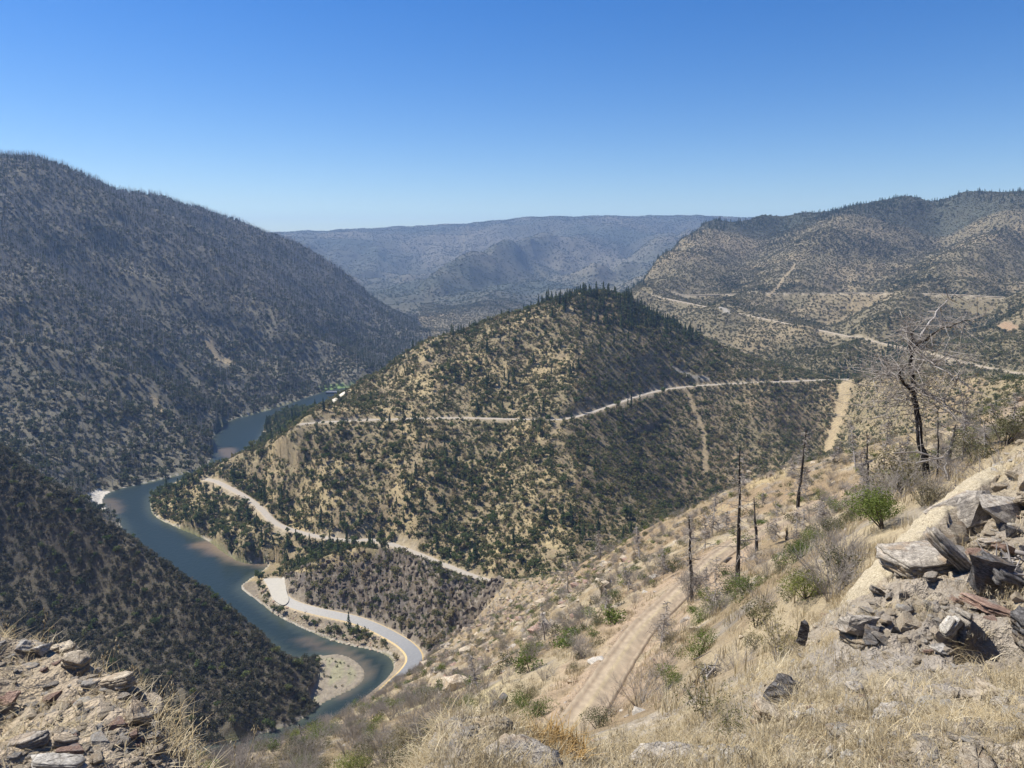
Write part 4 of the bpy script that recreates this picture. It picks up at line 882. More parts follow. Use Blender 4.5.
# ---- dead trees on the slope: (base px, base py, Y, top px, top py, width px, branches, label)
def proj_y(p): return project(np.array(p)[None])
def ground_at(px,py,Y):
    p=at(px,py,Y=Y); a=math.atan2(p[0],p[1]); ray=p-np.array((0,0,ZC)); ks=np.linspace(.4,1.9,500); Q=np.array((0,0,ZC))+ray*ks[:,None]; h=height(Q[:,0],Q[:,1]); b=np.nonzero(Q[:,2]<=h)[0]
    return Q[b[0]] if len(b) else p
def dead_tree(name,base,top,Yw,wpx,nb,seed,label,m='char',bl=.15,twig=0,extra=()):
    p=ground_at(base[0],base[1],Yw); D=p[1]; q=at(top[0],top[1],Y=D+.03*D*random.uniform(-1,1)); h=np.linalg.norm(q-p); r=wpx*.62/F*np.linalg.norm(p-np.array((0,0,ZC)))*.5
    root=empty(name,p); tag(root,label,'dead tree'); g=np.random.default_rng(seed); d=(q-p)
    k=np.linspace(0,1,9); path=np.outer(k,d)+g.normal(size=(9,3))*.0035*h*(k>0)[:,None]*(k<1)[:,None]; path[0]-=np.array((0,0,.4))
    V,Fq=tube(path,r*(1-.8*k)*(1+.12*g.normal(size=9)),7); V=V+ g.normal(size=V.shape)*r*.06
    obj('trunk',mesh_np('trunk',V,Fq,[M[m]]),root)
    def branch(p0,p1,rad,mm,n=5,jit=.05):
        kk=np.linspace(0,1,n); L=np.linalg.norm(p1-p0); P=p0+np.outer(kk,p1-p0)+g.normal(size=(n,3))*jit*L*(kk*(1-kk)*4)[:,None]; return P,tube(P,rad*(1-.8*kk),4)
    for i in range(nb):
        u=.35+.62*g.random(); p0=np.array([np.interp(u,k,path[:,j]) for j in range(3)]); a=g.random()*6.283; L=h*bl*(1.2-u)*(.5+g.random()); e=p0+np.array((math.cos(a)*L,math.sin(a)*L,L*g.uniform(-.35,.5)))
        P,t1=branch(p0,e,r*.22*(1.15-u),m); ps=[(*t1,0)]
        for s in range(3): 
            o=P[g.integers(2,5)]; ps.append((*branch(o,o+(e-p0)*.35+g.normal(size=3)*L*.25,r*.07,m,3)[1],0))
        V,Fq,mi=join(ps); obj('branch',mesh_np('branch',V,Fq,[M['char' if g.random()<.4 and m=='char' else 'grey_wood']]),root)
    tp_=[]
    for i in range(nb*9):
        u=.15+.83*g.random(); b0=np.array([np.interp(u,k,path[:,j]) for j in range(3)]); a=g.random()*6.283; L=h*bl*(1.15-u*.8)*(.4+.8*g.random()); e=b0+np.array((math.cos(a)*L,math.sin(a)*L,L*g.uniform(-.6,.4))); mid=(b0+e)/2+g.normal(size=3)*.1*L
        tp_.append((*tube([b0,mid,e],[.030*D/50,.020*D/50,.008*D/50],3),0))
        for q in range(3):
            c=b0+(e-b0)*(.3+.7*g.random()); tp_.append((*tube([c,c+g.normal(size=3)*.3*L],[.016*D/50,.007*D/50],3),0))
    if tp_: V,Fq,mi=join(tp_); o=obj('twigs',mesh_np('twigs',V,Fq,[M['twig']]),root); o['kind']='stuff'
    return root,p,r
SN=[((692,602),(689,516),46,6.5,9,1,'charred trunk ringed by a ball of pale dead twigs beside the dirt track','char'),
 ((738,584),(740,448),57,7,8,2,'tall thin charred trunk standing right of the dirt track, in the middle of the slope','char'),
 ((757,551),(754,497),64,5.5,2,3,'short bare charred pole just behind the tall thin trunk','char'),
 ((798,507),(806,430),76,5.5,9,4,'slim leaning burned tree with fine branches near the upper end of the track','char'),
 ((868,499),(867,433),68,5,4,5,'burned pole with one low slanting limb left of the big dead tree','char'),
 ((938,477),(938,408),50,3.5,3,6,'thin straight dead stem just right of the big dead tree','char'),
 ((947,463),(956,424),52,7,6,7,'pale grey leaning dead stub right of the big dead tree','grey_wood'),
 ((986,456),(984,420),49,3.2,5,8,'small grey dead sapling behind the rock ledge','grey_wood'),
 ((568,598),(567,556),140,3.0,2,9,'bleached pale pole standing alone on the rubble slope','grey_wood'),
 ((787,540),(787,528),72,6,0,10,'short black burned stub beside the upper track','char'),
 ((303,742),(299,724),68,3.0,2,11,'small dark burned stem on the low slope above the river','char'),
 ((600,560),(598,530),130,2.6,6,12,'small grey dead tree on the ridge edge of our slope','grey_wood'),
 ((905,478),(899,440),56,2.6,8,13,'small twiggy dead tree left of the big dead tree','grey_wood'),
 ((856,470),(850,420),84,2.4,8,14,'grey twiggy dead sapling left of the burned pole','grey_wood'),((884,470),(889,415),70,2.4,9,15,'grey dead sapling between the burned pole and the big dead tree','grey_wood'),
 ((962,462),(967,395),62,2.6,9,16,'grey dead sapling with upright twigs right of the pale leaning stub','grey_wood'),((1012,440),(1016,392),56,2.6,9,17,'grey dead sapling at the right edge above the ledge','grey_wood'),
 ((640,560),(636,525),105,2.4,7,18,'thin grey dead tree above the upper shoulder of the rubble slope','grey_wood'),((712,535),(716,492),120,2.6,7,19,'thin grey dead tree on the skyline of our slope behind the charred trunks','grey_wood'),
 ((545,640),(541,604),95,2.4,7,20,'thin grey dead tree among the rubble below the track','grey_wood'),((478,690),(470,655),85,2.2,7,21,'thin grey dead tree low on the slope above the road bend','grey_wood'),
 ((660,648),(668,600),44,2.6,8,22,'thin grey dead stem at the right side of the track below the charred trunk','grey_wood')]
for i,(b_,t_,Y,wp,nb,sd_,lb,m) in enumerate(SN): dead_tree('dead_tree',b_,t_,Y,wp,nb,500+sd_,lb,m,.17 if wp>5 else .22)
g=np.random.default_rng(909); ns=0
for i in range(400):
    if ns>=26: break
    px,py=g.uniform(560,1015),g.uniform(415,640); p=ground_at(px,py,80)
    if abs(height(p[0],p[1])-p[2])>.6 or not (24<p[1]<150) or segdist(np.array([p[0]]),np.array([p[1]]),ROADS['track'][0])[0][0]<2.5 or leftside(p[0],p[1]): continue
    r=np.hypot(p[0],p[1]); hh=g.uniform(2.2,5.0); 
    dead_tree('dead_sapling',(px,py),(px+g.normal()*4,py-hh/r*F),p[1],F/r*g.uniform(.07,.12),6,950+i,'thin grey dead sapling with fine bare twigs on the '+('lower' if r>85 else 'upper' if px>800 else 'middle')+' part of our slope','grey_wood',.24); ns+=1
for o in list(COL.objects):
    if o.name.startswith('dead_sapling') and o.parent is None: o['group']='grey dead saplings on the slope'
# the twig ball round the first trunk
V,Fq,mi=twig_parts(3.6,1.35,60,601,.0035,8); p=ground_at(690,604,46); tag(obj('twig_tangle',mesh_np('twig_tangle',V,Fq,[M['twig']]),None,p),'round tangle of pale dead twigs around the foot of the charred trunk','shrub')
# the big dead tree
def bigtree():
    p=ground_at(927,478,50); D=p[1]; K=lambda x,y,dz=0: at(x,y,Y=D+dz)-p
    root=empty('burned_tree',p); tag(root,'big dead tree with a black trunk and long bare limbs reaching up to the right','dead tree'); g=np.random.default_rng(5); s=D/F
    def limb(name,pts,w0,w1,m,par=root,tw=0,tl=1.2):
        P=np.array(pts,float); kk=np.linspace(0,len(P)-1,len(P)*3-2); Q=np.stack([np.interp(kk,np.arange(len(P)),P[:,j]) for j in range(3)],1); Q[1:-1]+=g.normal(size=(len(Q)-2,3))*.035
        ps=[(*tube(Q,np.linspace(w0,w1,len(Q))*s*.32*(1+.1*g.normal(size=len(Q))),7),0)]
        o=obj(name,mesh_np(name,ps[0][0],ps[0][1],[M[m]]),par)
        if tw:
            tp_=[]
            for i in range(int(tw*1.5)):
                b0=Q[g.integers(1,len(Q))]; e=b0+np.array((g.normal()*tl,g.normal()*tl,g.normal()*.55*tl)); mid=(b0+e)/2+g.normal(size=3)*.2
                tp_.append((*tube([b0,mid,e],[.022,.015,.007],3),0))
                for q in range(4):
                    c=b0+(e-b0)*g.random(); tp_.append((*tube([c,c+g.normal(size=3)*.42],[.012,.005],3),0))
            V,Fq,mi=join(tp_); obj('twigs',mesh_np('twigs',V,Fq,[M['twig']]),o)
        return o
    limb('trunk',[K(928,482),K(925,462),K(921,440),K(917,412),K(914,390),K(912,362),K(911,344),K(913,331)],12,4,'char',tw=26,tl=1.5)
    limb('limb',[K(915,394),K(907,386,-.3),K(900,378,-.8),K(899,371,-1),K(906,366,-1)],7,2.5,'char',tw=20,tl=1.6)
    limb('limb',[K(912,350),K(922,333,.5),K(934,316,.9),K(944,303,1.1),K(958,290,1.3)],5,1,'grey_wood',tw=8,tl=.6)
    limb('limb',[K(913,352),K(926,338,-.6),K(940,330,-1),K(956,322,-1.5),K(968,320,-1.6)],5,1,'char',tw=14,tl=.8)
    limb('limb',[K(914,398),K(900,399,.6),K(884,397,1.2)],3,1,'grey_wood',tw=14,tl=1.0)
    limb('limb',[K(914,384),K(927,392,-.8),K(940,401,-1.5),K(950,412,-1.8)],3,1,'grey_wood',tw=22,tl=1.2)
    limb('limb',[K(912,362),K(893,368,1.5),K(876,379,2.5)],2.5,.8,'grey_wood',tw=24,tl=1.2)
    limb('limb',[K(912,358),K(930,362,-2),K(948,374,-3),K(962,380,-3.5)],2.5,.8,'grey_wood',tw=20,tl=1.1)
    limb('limb',[K(911,346),K(905,330,.3),K(908,318,.4)],3,.8,'grey_wood',tw=8,tl=.5)
bigtree()
# ---- single shrubs the photo shows one by one: (px, py of the foot, Y, height m, kind, label)
ONE=[(822,592,21,2.0,'bare','big twiggy dark shrub just left of the rock ledge'),(806,598,19.5,1.3,'fgreen','green leafy shrub under the twiggy shrub left of the ledge'),(846,566,24,1.5,'bare','twiggy shrub leaning behind the rock ledge'),(850,574,22,1.1,'fdusty','dusty shrub hugging the left edge of the ledge'),
 (884,528,36,1.7,'fgreen','small bright green bush behind the middle of the ledge'),(820,500,66,1.9,'fgreen','round green bush near the slim leaning burned tree'),(846,492,68,2.1,'bare','grey leafless bush left of the burned pole'),(905,492,44,2.2,'fdusty','dusty bush at the foot of the big dead tree'),
 (925,505,27,1.5,'bare','pale stalky bush right of the green bush, above the ledge'),(950,480,30,1.3,'bare','pale stalky bush along the upper ledge'),(975,462,30,1.2,'fdusty','olive bush at the top of the ledge'),(1005,446,31,1.6,'fdusty','tall stalky grey-green bush at the right edge'),
 (640,706,25,2.2,'bare','large grey leafless bush beside the lower track'),(612,716,27,1.4,'bare','grey leafless bush by the bend of the lower track'),(668,690,24,1.2,'fgreen','green bush right of the large grey leafless bush'),(700,655,26,1.4,'fgreen','green bush below the twig-ringed trunk'),
 (780,660,13,.6,'weed','green weedy clump left of the black stump'),(735,745,8.6,.35,'weed','low green weed clump above the flat grey rock'),(705,720,11,.5,'weed','weedy olive clump below the brush pile')]
for i,(px,py,Y,h,k,lb) in enumerate(ONE):
    p=ground_at(px,py,Y); me=ME[k][i%len(ME[k])]; s=h/{'bare':1.5,'fgreen':1.7,'fdusty':1.2,'weed':.6}[k]
    tag(obj({'bare':'bare_shrub','fgreen':'leafy_shrub','fdusty':'dusty_shrub','weed':'weed_clump'}[k],me,None,p,(0,0,i*1.7),(s,s,s*.85)),lb,'shrub')
# ---- stones, slabs and wood of the bank: (px,py,Y,(l,w,t) m,(rx,ry,rz) deg,kind,material,label)
ST=[(922,568,7.0,(.84,.55,.16),(6,-8,-6),'slab','grey_rock','flat light grey slab overhanging a dark hollow on the bank'),
 (957,568,6.75,(.95,.27,.13),(20,40,6),'slab','grey_rock','long grey plank-like slab leaning down to the right'),
 (982,590,6.3,(.30,.07,.10),(0,-60,10),'slab','red_rock','narrow reddish stone standing at the end of the leaning slab'),
 (964,524,7.9,(.85,.5,.42),(-8,-20,12),'rock','grey_rock','brown-grey block with a bright top edge above the leaning slab'),
 (998,522,7.7,(.6,.5,.34),(5,22,-20),'rock','grey_rock','grey block at the right of the brown-grey block'),
 (990,541,7.3,(.26,.14,.06),(0,0,10),'slab','grey_rock','small blue-grey flat stone right of the leaning slab'),
 (988,557,6.9,(.10,.08,.07),(10,0,30),'rock','red_rock','small red-brown stone beside the leaning slab'),
 (855,633,6.1,(.30,.24,.26),(10,0,20),'rock','grey_rock','grey boulder with a flat lit face below the ledge'),
 (872,640,6.0,(.14,.16,.18),(10,30,60),'rock','dark_rock','dark stone added as the shadow right of the grey boulder'),  # added dark piece stands in for the grey boulder's shadow
 (996,612,5.75,(.60,.34,.07),(-6,16,-8),'slab','red_rock','tilted brown slab roofing the black hollow'),
 (962,634,5.6,(.09,.20,.36),(0,6,0),'slab','grey_rock','upright grey stone at the left side of the black hollow'),
 (1026,640,5.5,(.12,.30,.36),(0,-8,0),'slab','dark_rock','dark upright stone at the right side of the black hollow'),
 (949,628,5.7,(.22,.10,.10),(0,-48,15),'slab','pale_rock','white slanting stone left of the black hollow'),
 (1010,578,6.3,(.6,.4,.16),(20,24,10),'slab','dark_rock','dark layered slab above the black hollow'),
 (782,700,5.9,(.30,.22,.26),(15,10,40),'rock','dark_rock','dark layered block at the left edge of the bank'),
 (800,716,5.2,(.14,.10,.08),(0,12,10),'rock','pale_rock','small white stone before the dark layered block'),
 (768,716,5.4,(.26,.16,.10),(0,20,-20),'slab','tan_rock','brown stone under the dark layered block'),
 (895,713,4.5,(.30,.16,.07),(2,-4,4),'slab','grey_rock','flat blue-grey slab sunk in the straw'),
 (872,712,4.6,(.14,.12,.09),(0,0,40),'rock','grey_rock','grey stone at the left end of the flat blue-grey slab'),
 (832,756,3.75,(.12,.08,.07),(10,0,30),'rock','pale_rock','white stone at the bottom of the bank, left of its twin'),
 (850,758,3.7,(.13,.09,.06),(0,10,-10),'rock','pale_rock','white stone at the bottom of the bank, right of its twin'),
 (738,758,4.6,(.22,.12,.06),(0,0,5),'slab','pale_rock','pale flat stone at the bottom left of the bank'),
 (662,762,6.3,(.48,.22,.12),(2,-6,4),'slab','grey_rock','long pale grey rock at the bottom, left of the bank'),
 (855,690,5.0,(.18,.13,.08),(0,8,50),'slab','grey_rock','light grey flat stone in the straw above the blue-grey slab'),
 (940,650,5.4,(.16,.12,.07),(0,8,20),'rock','pale_rock','pale stone in the straw left of the hollow'),
 (985,692,4.7,(.17,.12,.10),(0,8,-30),'rock','tan_rock','orange-stained stone below the hollow'),
 (1000,706,4.5,(.12,.10,.10),(0,8,-60),'rock','grey_rock','grey stone under the orange-stained stone'),
 (522,760,4.75,(.50,.30,.13),(14,16,18),'slab','grey_rock','grey layered rock with orange dry grass hanging over it'),
 (501,706,36,(1.5,.8,.8),(10,-24,40),'rock','dark_rock','dark wet-looking boulder on the yellow grass patch'),
 (596,661,45,(1.1,.8,.15),(4,-10,20),'slab','pale_rock','flat white slab lying by the left side of the track'),
 (654,578,62,(1.2,.9,.7),(0,0,20),'rock','pale_rock','large cream boulder beside the upper track'),
 (646,592,58,(.7,.6,.45),(0,0,50),'rock','pale_rock','pale broken rock below the cream boulder'),
 (641,586,60,(.6,.4,.4),(0,20,10),'rock','grey_rock','grey broken rock left of the cream boulder'),
 (655,592,57,(.5,.4,.3),(0,20,80),'rock','grey_rock','small grey rock right of the pale broken rock'),
 (730,560,62,(1.2,.8,.8),(0,10,30),'rock','dark_rock','dark rock behind the tall thin charred trunk'),
 (748,472,95,(.8,.6,.3),(0,0,0),'rock','tan_rock','pale rock on the far edge of our slope'),
 (62,653,4.42,(0.18, 0.135, 0.075),(0,-10,20),'slab','tan_rock','tan slab on top of the left mound'),
 (43,650,4.5,(0.12, 0.098, 0.075),(0,14,60),'rock','pale_rock','pale stone on top of the left mound'),
 (22,647,4.55,(0.098, 0.075, 0.06),(0,0,30),'rock','pale_rock','small pale stone at the left end of the mound top'),
 (76,660,4.3,(0.15, 0.12, 0.053),(4,12,-10),'slab','tan_rock','layered tan slab at the right end of the mound top'),
 (120,682,4.02,(0.203, 0.112, 0.06),(-6,-16,-12),'slab','tan_rock','tan ledge stone jutting out of the left mound'),
 (152,706,3.85,(0.165, 0.105, 0.053),(10,28,-20),'slab','tan_rock','tan plate tilted down the steep side of the left mound'),
 (136,722,3.7,(0.18, 0.12, 0.105),(10,28,-20),'rock','tan_rock','brown block under the tilted plate of the left mound'),
 (58,764,3.03,(0.27, 0.075, 0.045),(0,0,-4),'slab','pale_rock','long white flat stone at the bottom left corner'),
 (30,741,3.2,(0.165, 0.09, 0.045),(0,-8,14),'slab','grey_rock','grey flat slab above the long white stone'),
 (10,706,3.55,(0.135, 0.105, 0.09),(0,0,20),'rock','red_rock','red-brown stone at the left edge of the mound'),
 (66,742,3.2,(0.105, 0.075, 0.045),(0,20,30),'slab','tan_rock','small tan plate right of the grey flat slab')]
for i,(px,py,Y,d,rt,k,m,lb) in enumerate(ST):
    p=ground_at(px,py,Y)
    if Y<=20: p=ground_at(px,py+3,Y)+np.array((0,0,.38*d[2]+(.0 if py==760 else .10 if i in (0,1) else .04 if i in (3,4,9) else 0)))
    me=slab_mesh('stone_slab',*d,700+i,M[m]) if k=='slab' else rock_mesh('boulder',*d,700+i,M[m],4)
    tag(obj('stone_slab' if k=='slab' else 'boulder',me,None,p,[math.radians(a) for a in rt]),lb,'rock')
# the long tan ledge: sunlit sloping face, broken dark side towards us
OA=[(1010,462,10.2),(985,468,9.9),(955,488,9.3),(925,512,8.8),(895,540,8.35),(865,572,7.95),(836,604,7.6)]
OB=[(1016,468,9.4),(1003,474,9.2),(978,488,8.75),(946,514,8.3),(916,544,7.85),(886,578,7.4),(846,612,7.3)]
A_=np.array([at(*p) for p in OA]);B_=np.array([at(*p) for p in OB]); kk=np.linspace(0,len(OA)-1,110); A_=np.stack([np.interp(kk,np.arange(len(OA)),A_[:,j]) for j in range(3)],1);B_=np.stack([np.interp(kk,np.arange(len(OA)),B_[:,j]) for j in range(3)],1)
rows=[A_+np.array((-.25,.25,-.8)),A_+np.array((-.05,.03,-.12)),A_]+[A_+(B_-A_)*t+np.array((0,0,.05*math.sin(t*3.1))) for t in np.linspace(.07,.93,13)]+[B_,B_+np.array((.03,-.05,-.10)),B_+np.array((.05,-.16,-.16)),B_+np.array((.10,-.26,-.34)),B_+np.array((.1,-.3,-.9))]
Q=np.stack(rows,1); nn_,mm_=Q.shape[:2]; tp_=np.linspace(0,1,nn_); Q[...,2]-=(.35*sstep(.88,1,tp_))[:,None]; g=np.random.default_rng(3); Q[...,2]+=.045*noise(Q[...,0]*5,Q[...,1]*5+Q[...,2]*7,9)+.022*noise(Q[...,0]*16,Q[...,1]*16,11)-.02*np.abs(noise((Q[...,0]+Q[...,1])*9,(Q[...,0]-Q[...,1])*2.2,12)); Q[...,0]+=.03*noise(Q[...,0]*6,Q[...,1]*6+Q[...,2]*9,19)*(np.arange(mm_)>15); lay=.07*np.round(3*noise(np.arange(nn_)[:,None]/7.,np.arange(mm_-17)[None]*.9,15))/3; Q[:,17:,1]+=lay+.012*g.normal(size=lay.shape); Q[:,16:,2]+=.01*g.normal(size=Q[:,16:,2].shape)
ii=np.arange(nn_*mm_).reshape(nn_,mm_); fq=np.stack([ii[:-1,:-1],ii[:-1,1:],ii[1:,1:],ii[1:,:-1]],-1).reshape(-1,4); c0=Q.reshape(-1,3).mean(0)
M['ledge']=rockmat('tan_ledge',(.42,.355,.24),(.56,.48,.34),(.40,.34,.24),(2,2,2)); lmi=(np.arange(len(fq))%(mm_-1)>15).astype(int)
tag(obj('rock_ledge',mesh_np('rock_ledge',Q.reshape(-1,3)-c0,fq,[M['ledge'],M['tan_rock']],lmi),None,c0),'long tan rock ledge running diagonally down to the left along the bank edge','rock')
g=np.random.default_rng(77); shp=[(slab_mesh('stone_slab',1,.62,.24,730+s,M[k]),k) for s,k in enumerate(('grey_rock','grey_rock','tan_rock','tan_rock','grey_rock','red_rock'))]+[(rock_mesh('boulder',1,.7,.6,740+s,M[k],3),k) for s,k in enumerate(('grey_rock','tan_rock','dark_rock','tan_rock'))]
NMk=dict(grey_rock='grey',dark_rock='dark',tan_rock='tan',red_rock='reddish'); placed=[]
for i in range(3000):
    if len(placed)>=170: break
    px,py=g.uniform(858,1030),g.uniform(478,668)
    if py<np.interp(px,[850,886,946,1003,1024],[622,585,522,482,474]) or py>np.interp(px,[850,900,960,1024],[650,640,668,672]): continue
    if (abs(px-986)<40 and 606<py<685) or (abs(px-922)<30 and abs(py-594)<14): continue
    Y=float(np.interp(py,[470,540,600,670],[9.2,7.6,6.45,5.3])); s=float(np.exp(g.normal(-1.75,.5)))
    p=ground_at(px,py,Y)
    if any(np.linalg.norm(p-q)<.5*(s+r) for q,r in placed): continue
    placed.append((p,s)); me,k=shp[g.integers(len(shp))]; big='large' if s>.22 else 'small' if s<.14 else 'middling'
    wh='above the leaning slab' if py<530 else 'beside the leaning slab' if py<600 else 'around the black hollow' if px>940 else 'below the overhanging slab'
    tag(obj(me.name,me,None,p+np.array((0,0,.12*s)),(g.normal()*.3+.15,g.normal()*.3+.2,g.uniform(-.6,.9)),(s,s*g.uniform(.7,1.1),s*g.uniform(.7,1.3))),f'{big} {NMk[k]} broken {"plate" if "slab" in me.name else "stone"} of the rock outcrop {wh}','rock','broken stones of the rock outcrop')
# black stump, brush pile, orange straw
p=at(803,643,Y=6.9); root=None
tag(obj('burned_stump',rock_mesh('burned_stump',.085,.085,.27,9,M['dark_rock'],4),None,p+np.array((0,0,.1)),(.1,.06,.4)),'short dark burned stump at the lower end of the rock ledge','stump')
def pile(name,px,py,Y,n,L,r,lb,ms,seed,flat=.5):
    g=np.random.default_rng(seed); p=ground_at(px,py,Y); root=empty(name,p); tag(root,lb,'brush pile')
    for k in range(n):
        a=g.normal()*.7+.7; c=g.normal(size=3)*np.array((r,r,r*flat)); c[2]=abs(c[2]); d=np.array((math.cos(a),math.sin(a)*.5,math.sin(a)*.7))*L*(.4+.8*g.random())*.5
        q=c+g.normal(size=3)*L*.12; ra=.02*(.6+1.6*g.random()**3)
        V,Fq=tube([c-d,q,c+d],[ra,ra*.9,ra*.4],5); obj('stick',mesh_np('stick',V,Fq,[M[ms[g.integers(len(ms))]]]),root)
pile('brush_pile',714,676,14,46,.8,.34,'dark heap of charred roots and sticks on the slope left of the bank',['char','char','dark_rock','grey_wood'],41)
pile('brush_pile',950,474,26,22,1.6,.8,'pale tumbled sticks lying along the upper rock ledge',['grey_wood','twig'],43,.3)
pile('brush_pile',1012,575,6.2,26,.5,.16,'thin grey twigs heaped over the black hollow',['twig','grey_wood'],44)
def straw_clump(px,py,Y,n,h,r,lb,seed,m='rust_straw',lean=1.6):
    V,Fq=blades(n,h,r,.008,seed,lean=lean,seedhead=0); p=at(px,py,Y=Y); tag(obj('straw_clump',mesh_np('straw_clump',V,Fq,[M[m]]),None,p),lb,'grass clump')
straw_clump(548,752,4.7,620,.15,.26,'orange dry grass hanging over the grey layered rock',51)
straw_clump(524,742,4.85,240,.12,.14,'orange dry grass tuft on the left end of the grey layered rock',52)
straw_clump(458,738,5.0,260,.14,.18,'orange-brown dry tuft left of the grey layered rock',53)
straw_clump(992,690,4.8,90,.08,.12,'orange straw tuft around the stained stone below the hollow',54)
# wild oat stalks against the valley: stem and hanging seed heads
def oat(px,py,Y,top,lb,seed,n=7):
    g=np.random.default_rng(seed); p=at(px,py,Y=Y); q=at(top[0],top[1],Y=Y-.02); d=q-p; root=empty('wild_oat_stalk',p); tag(root,lb,'grass stalk','wild oat stalks on the left mound')
    k=np.linspace(0,1,6); P=np.outer(k,d)+np.outer(k*(1-k),np.array((g.normal()*.06,0,0))); P[0]-=d*.15
    V,Fq=tube(P,np.linspace(.0022,.0011,6),4); obj('stem',mesh_np('stem',V,Fq,[M['straw']]),root)
    for i in range(n):
        u=1-.5*g.random(); c=np.array([np.interp(u,k,P[:,j]) for j in range(3)])+g.normal(size=3)*.012; e=np.array((g.normal()*.3,g.normal()*.2,-1.0 if g.random()<.5 else .8)); e=e/np.linalg.norm(e)*.03; s=np.array((.0042,0,0)); t=np.array((0,.0042,0))
        V=np.array([c,c+e*.4+s,c+e*.4+t,c+e*.4-s,c+e*.4-t,c+e]); Fq=[(0,1,2),(0,2,3),(0,3,4),(0,4,1),(5,2,1),(5,3,2),(5,4,3),(5,1,4)]
        obj('seed_head',mesh_np('seed_head',V,Fq,[M['straw']]),root)
for i,(px,py,Y,tp_,lb) in enumerate([(157,706,3.9,(160,684),'wild oat stalk leaning right, first of the trio on the mound'),(163,712,3.85,(168,682),'wild oat stalk, tallest of the trio on the mound'),(166,716,3.8,(177,689),'wild oat stalk bending right, last of the trio on the mound'),
  (186,752,3.6,(196,714),'tall wild oat stalk with pale seeds low on the mound'),(190,756,3.58,(203,716),'wild oat stalk with fat pale seeds beside the tall one'),(240,790,3.3,(258,725),'lone wild oat stalk right of the mound'),(228,790,3.3,(232,738),'short wild oat stalk between the mound and the lone stalk'),
  (6,648,4.6,(2,612),'wild oat stalk at the left edge of the photo'),(14,646,4.6,(13,628),'short bent wild oat stalk near the left edge'),(40,648,4.5,(45,606),'thin tall wild oat stalk above the pale stone'),(46,650,4.5,(50,626),'pale wild oat stalk above the tan slab'),
  (103,676,4.25,(105,650),'slim wild oat stalk right of the mound top'),(114,682,4.15,(117,640),'slim tall wild oat stalk before the ledge stone'),(131,690,4.05,(132,662),'short upright wild oat stalk by the ledge stone')]): oat(px,py,Y,tp_,lb,800+i)
# ---- bridge far up the river, and a car on the pull-out
def box(bm,c,s,rz=0): 
    r=bmesh.ops.create_cube(bm,size=1,matrix=Matrix.Translation(c)@Matrix.Rotation(rz,4,'Z')@Matrix.Diagonal((*s,1))); return r
def bmesh_obj(name,m,parent,fn,bev=0):
    bm=bmesh.new(); fn(bm)
    if bev: bmesh.ops.bevel(bm,geom=bm.edges[:],offset=bev,segments=2,affect='EDGES')
    me=bpy.data.meshes.new(name); bm.to_mesh(me); bm.free(); me.materials.append(m); return obj(name,me,parent)
M['concrete']=plain('pale_concrete',[(.3,(.42,.41,.39)),(.7,(.55,.54,.51))],3,bs=.1)
a_=at(326,392.5,Y=1120);b_=at(354,392,Y=1120); c=(a_+b_)/2; L_=np.linalg.norm((b_-a_)[:2]); br=empty('road_bridge',c,math.atan2(b_[1]-a_[1],b_[0]-a_[0])); tag(br,'pale road bridge with a dark underside crossing the river upstream','bridge')
bmesh_obj('deck',M['concrete'],br,lambda bm: box(bm,(0,0,0),(L_,7,.8)))
bmesh_obj('girder',M['dark_rock'],br,lambda bm: [box(bm,(0,y,-1.5),(L_*.98,.7,2.2)) for y in (-2,2)])
for y in (-3.35,3.35): bmesh_obj('railing',M['concrete'],br,lambda bm: box(bm,(0,y,.9),(L_,.25,1.0)))
for x in (-.25,.25): bmesh_obj('pier',M['concrete'],br,lambda bm: box(bm,(x*L_,0,-6.6),(1.6,4.5,8)))
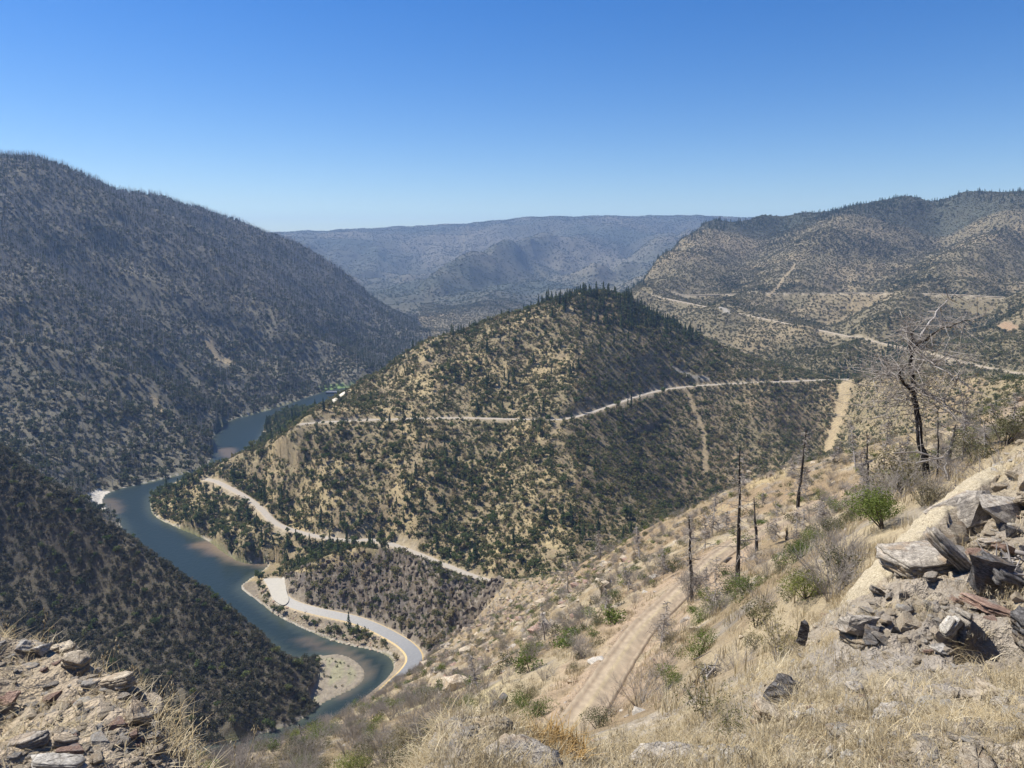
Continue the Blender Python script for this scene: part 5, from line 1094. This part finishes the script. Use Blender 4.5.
# ================================================================= light, air, camera
w=bpy.data.worlds.new('World'); sc.world=w; w.use_nodes=True; nt=w.node_tree
sky=nt.nodes.new('ShaderNodeTexSky'); sky.sky_type='NISHITA'; sky.sun_disc=False
SAZ,SEL=math.radians(SUN_AZ),math.radians(SUN_EL)
sky.sun_elevation=SEL; sky.sun_rotation=SAZ; sky.altitude=SKY[0]; sky.air_density=SKY[1]; sky.dust_density=SKY[2]; sky.ozone_density=SKY[3]
hs=nt.nodes.new('ShaderNodeHueSaturation'); hs.inputs['Saturation'].default_value=SKY[5]; hs.inputs['Hue'].default_value=SKY[6]; nt.links.new(sky.outputs[0],hs.inputs['Color']); nt.links.new(hs.outputs[0],nt.nodes['Background'].inputs[0]); nt.nodes['Background'].inputs[1].default_value=SKY[4]
sd=Vector((math.sin(SAZ)*math.cos(SEL),math.cos(SAZ)*math.cos(SEL),math.sin(SEL)))
l=bpy.data.lights.new('sun','SUN'); l.energy=SUN_E; l.angle=math.radians(.53); l.color=(1,.955,.89); so=bpy.data.objects.new('sun',l); COL.objects.link(so); so.rotation_euler=sd.to_track_quat('Z','Y').to_euler(); so.location=(0,0,600)
hv=[(-9800,-9800,-8),(9800,-9800,-8),(9800,9800,-8),(-9800,9800,-8)]; zt=float(GZ.max())+25
hv+= [(a,b_,zt) for a,b_,_ in hv]
hme=bpy.data.meshes.new('haze'); hme.from_pydata(hv,[],[(3,2,1,0),(4,5,6,7),(0,1,5,4),(1,2,6,5),(2,3,7,6),(3,0,4,7)]); hm=bpy.data.materials.new('haze_air'); hm.use_nodes=True; hm.node_tree.nodes.clear()
ho=hm.node_tree.nodes.new('ShaderNodeOutputMaterial'); pv_=hm.node_tree.nodes.new('ShaderNodeVolumePrincipled'); pv_.inputs['Color'].default_value=(*HAZE[1],1); pv_.inputs['Density'].default_value=HAZE[0]; pv_.inputs['Anisotropy'].default_value=HAZE[2]
hm.node_tree.links.new(pv_.outputs[0],ho.inputs['Volume']); hme.materials.append(hm); tag(obj('haze',hme),'thin blue haze filling the valley',kind='stuff')
cd=bpy.data.cameras.new('camera'); cd.sensor_width=36; cd.lens=F/1024*36; cd.clip_start=.05; cd.clip_end=40000
co=bpy.data.objects.new('camera',cd); COL.objects.link(co); co.location=(0,0,ZC); co.rotation_euler=(math.pi/2-PIT,0,0); sc.camera=co
sc.view_settings.view_transform='Standard'; sc.view_settings.look='None'; sc.view_settings.exposure=EXPO; sc.view_settings.gamma=1
sc.cycles.use_denoising=True; sc.cycles.volume_bounces=0; sc.cycles.max_bounces=6; sc.cycles.diffuse_bounces=3; sc.cycles.transparent_max_bounces=8; sc.cycles.sample_clamp_indirect=6
sc.cycles.use_adaptive_sampling=True; sc.cycles.adaptive_threshold=.02
try: sc.cycles.denoising_input_passes='RGB_ALBEDO_NORMAL'; sc.cycles.denoiser='OPENIMAGEDENOISE'
except Exception: pass
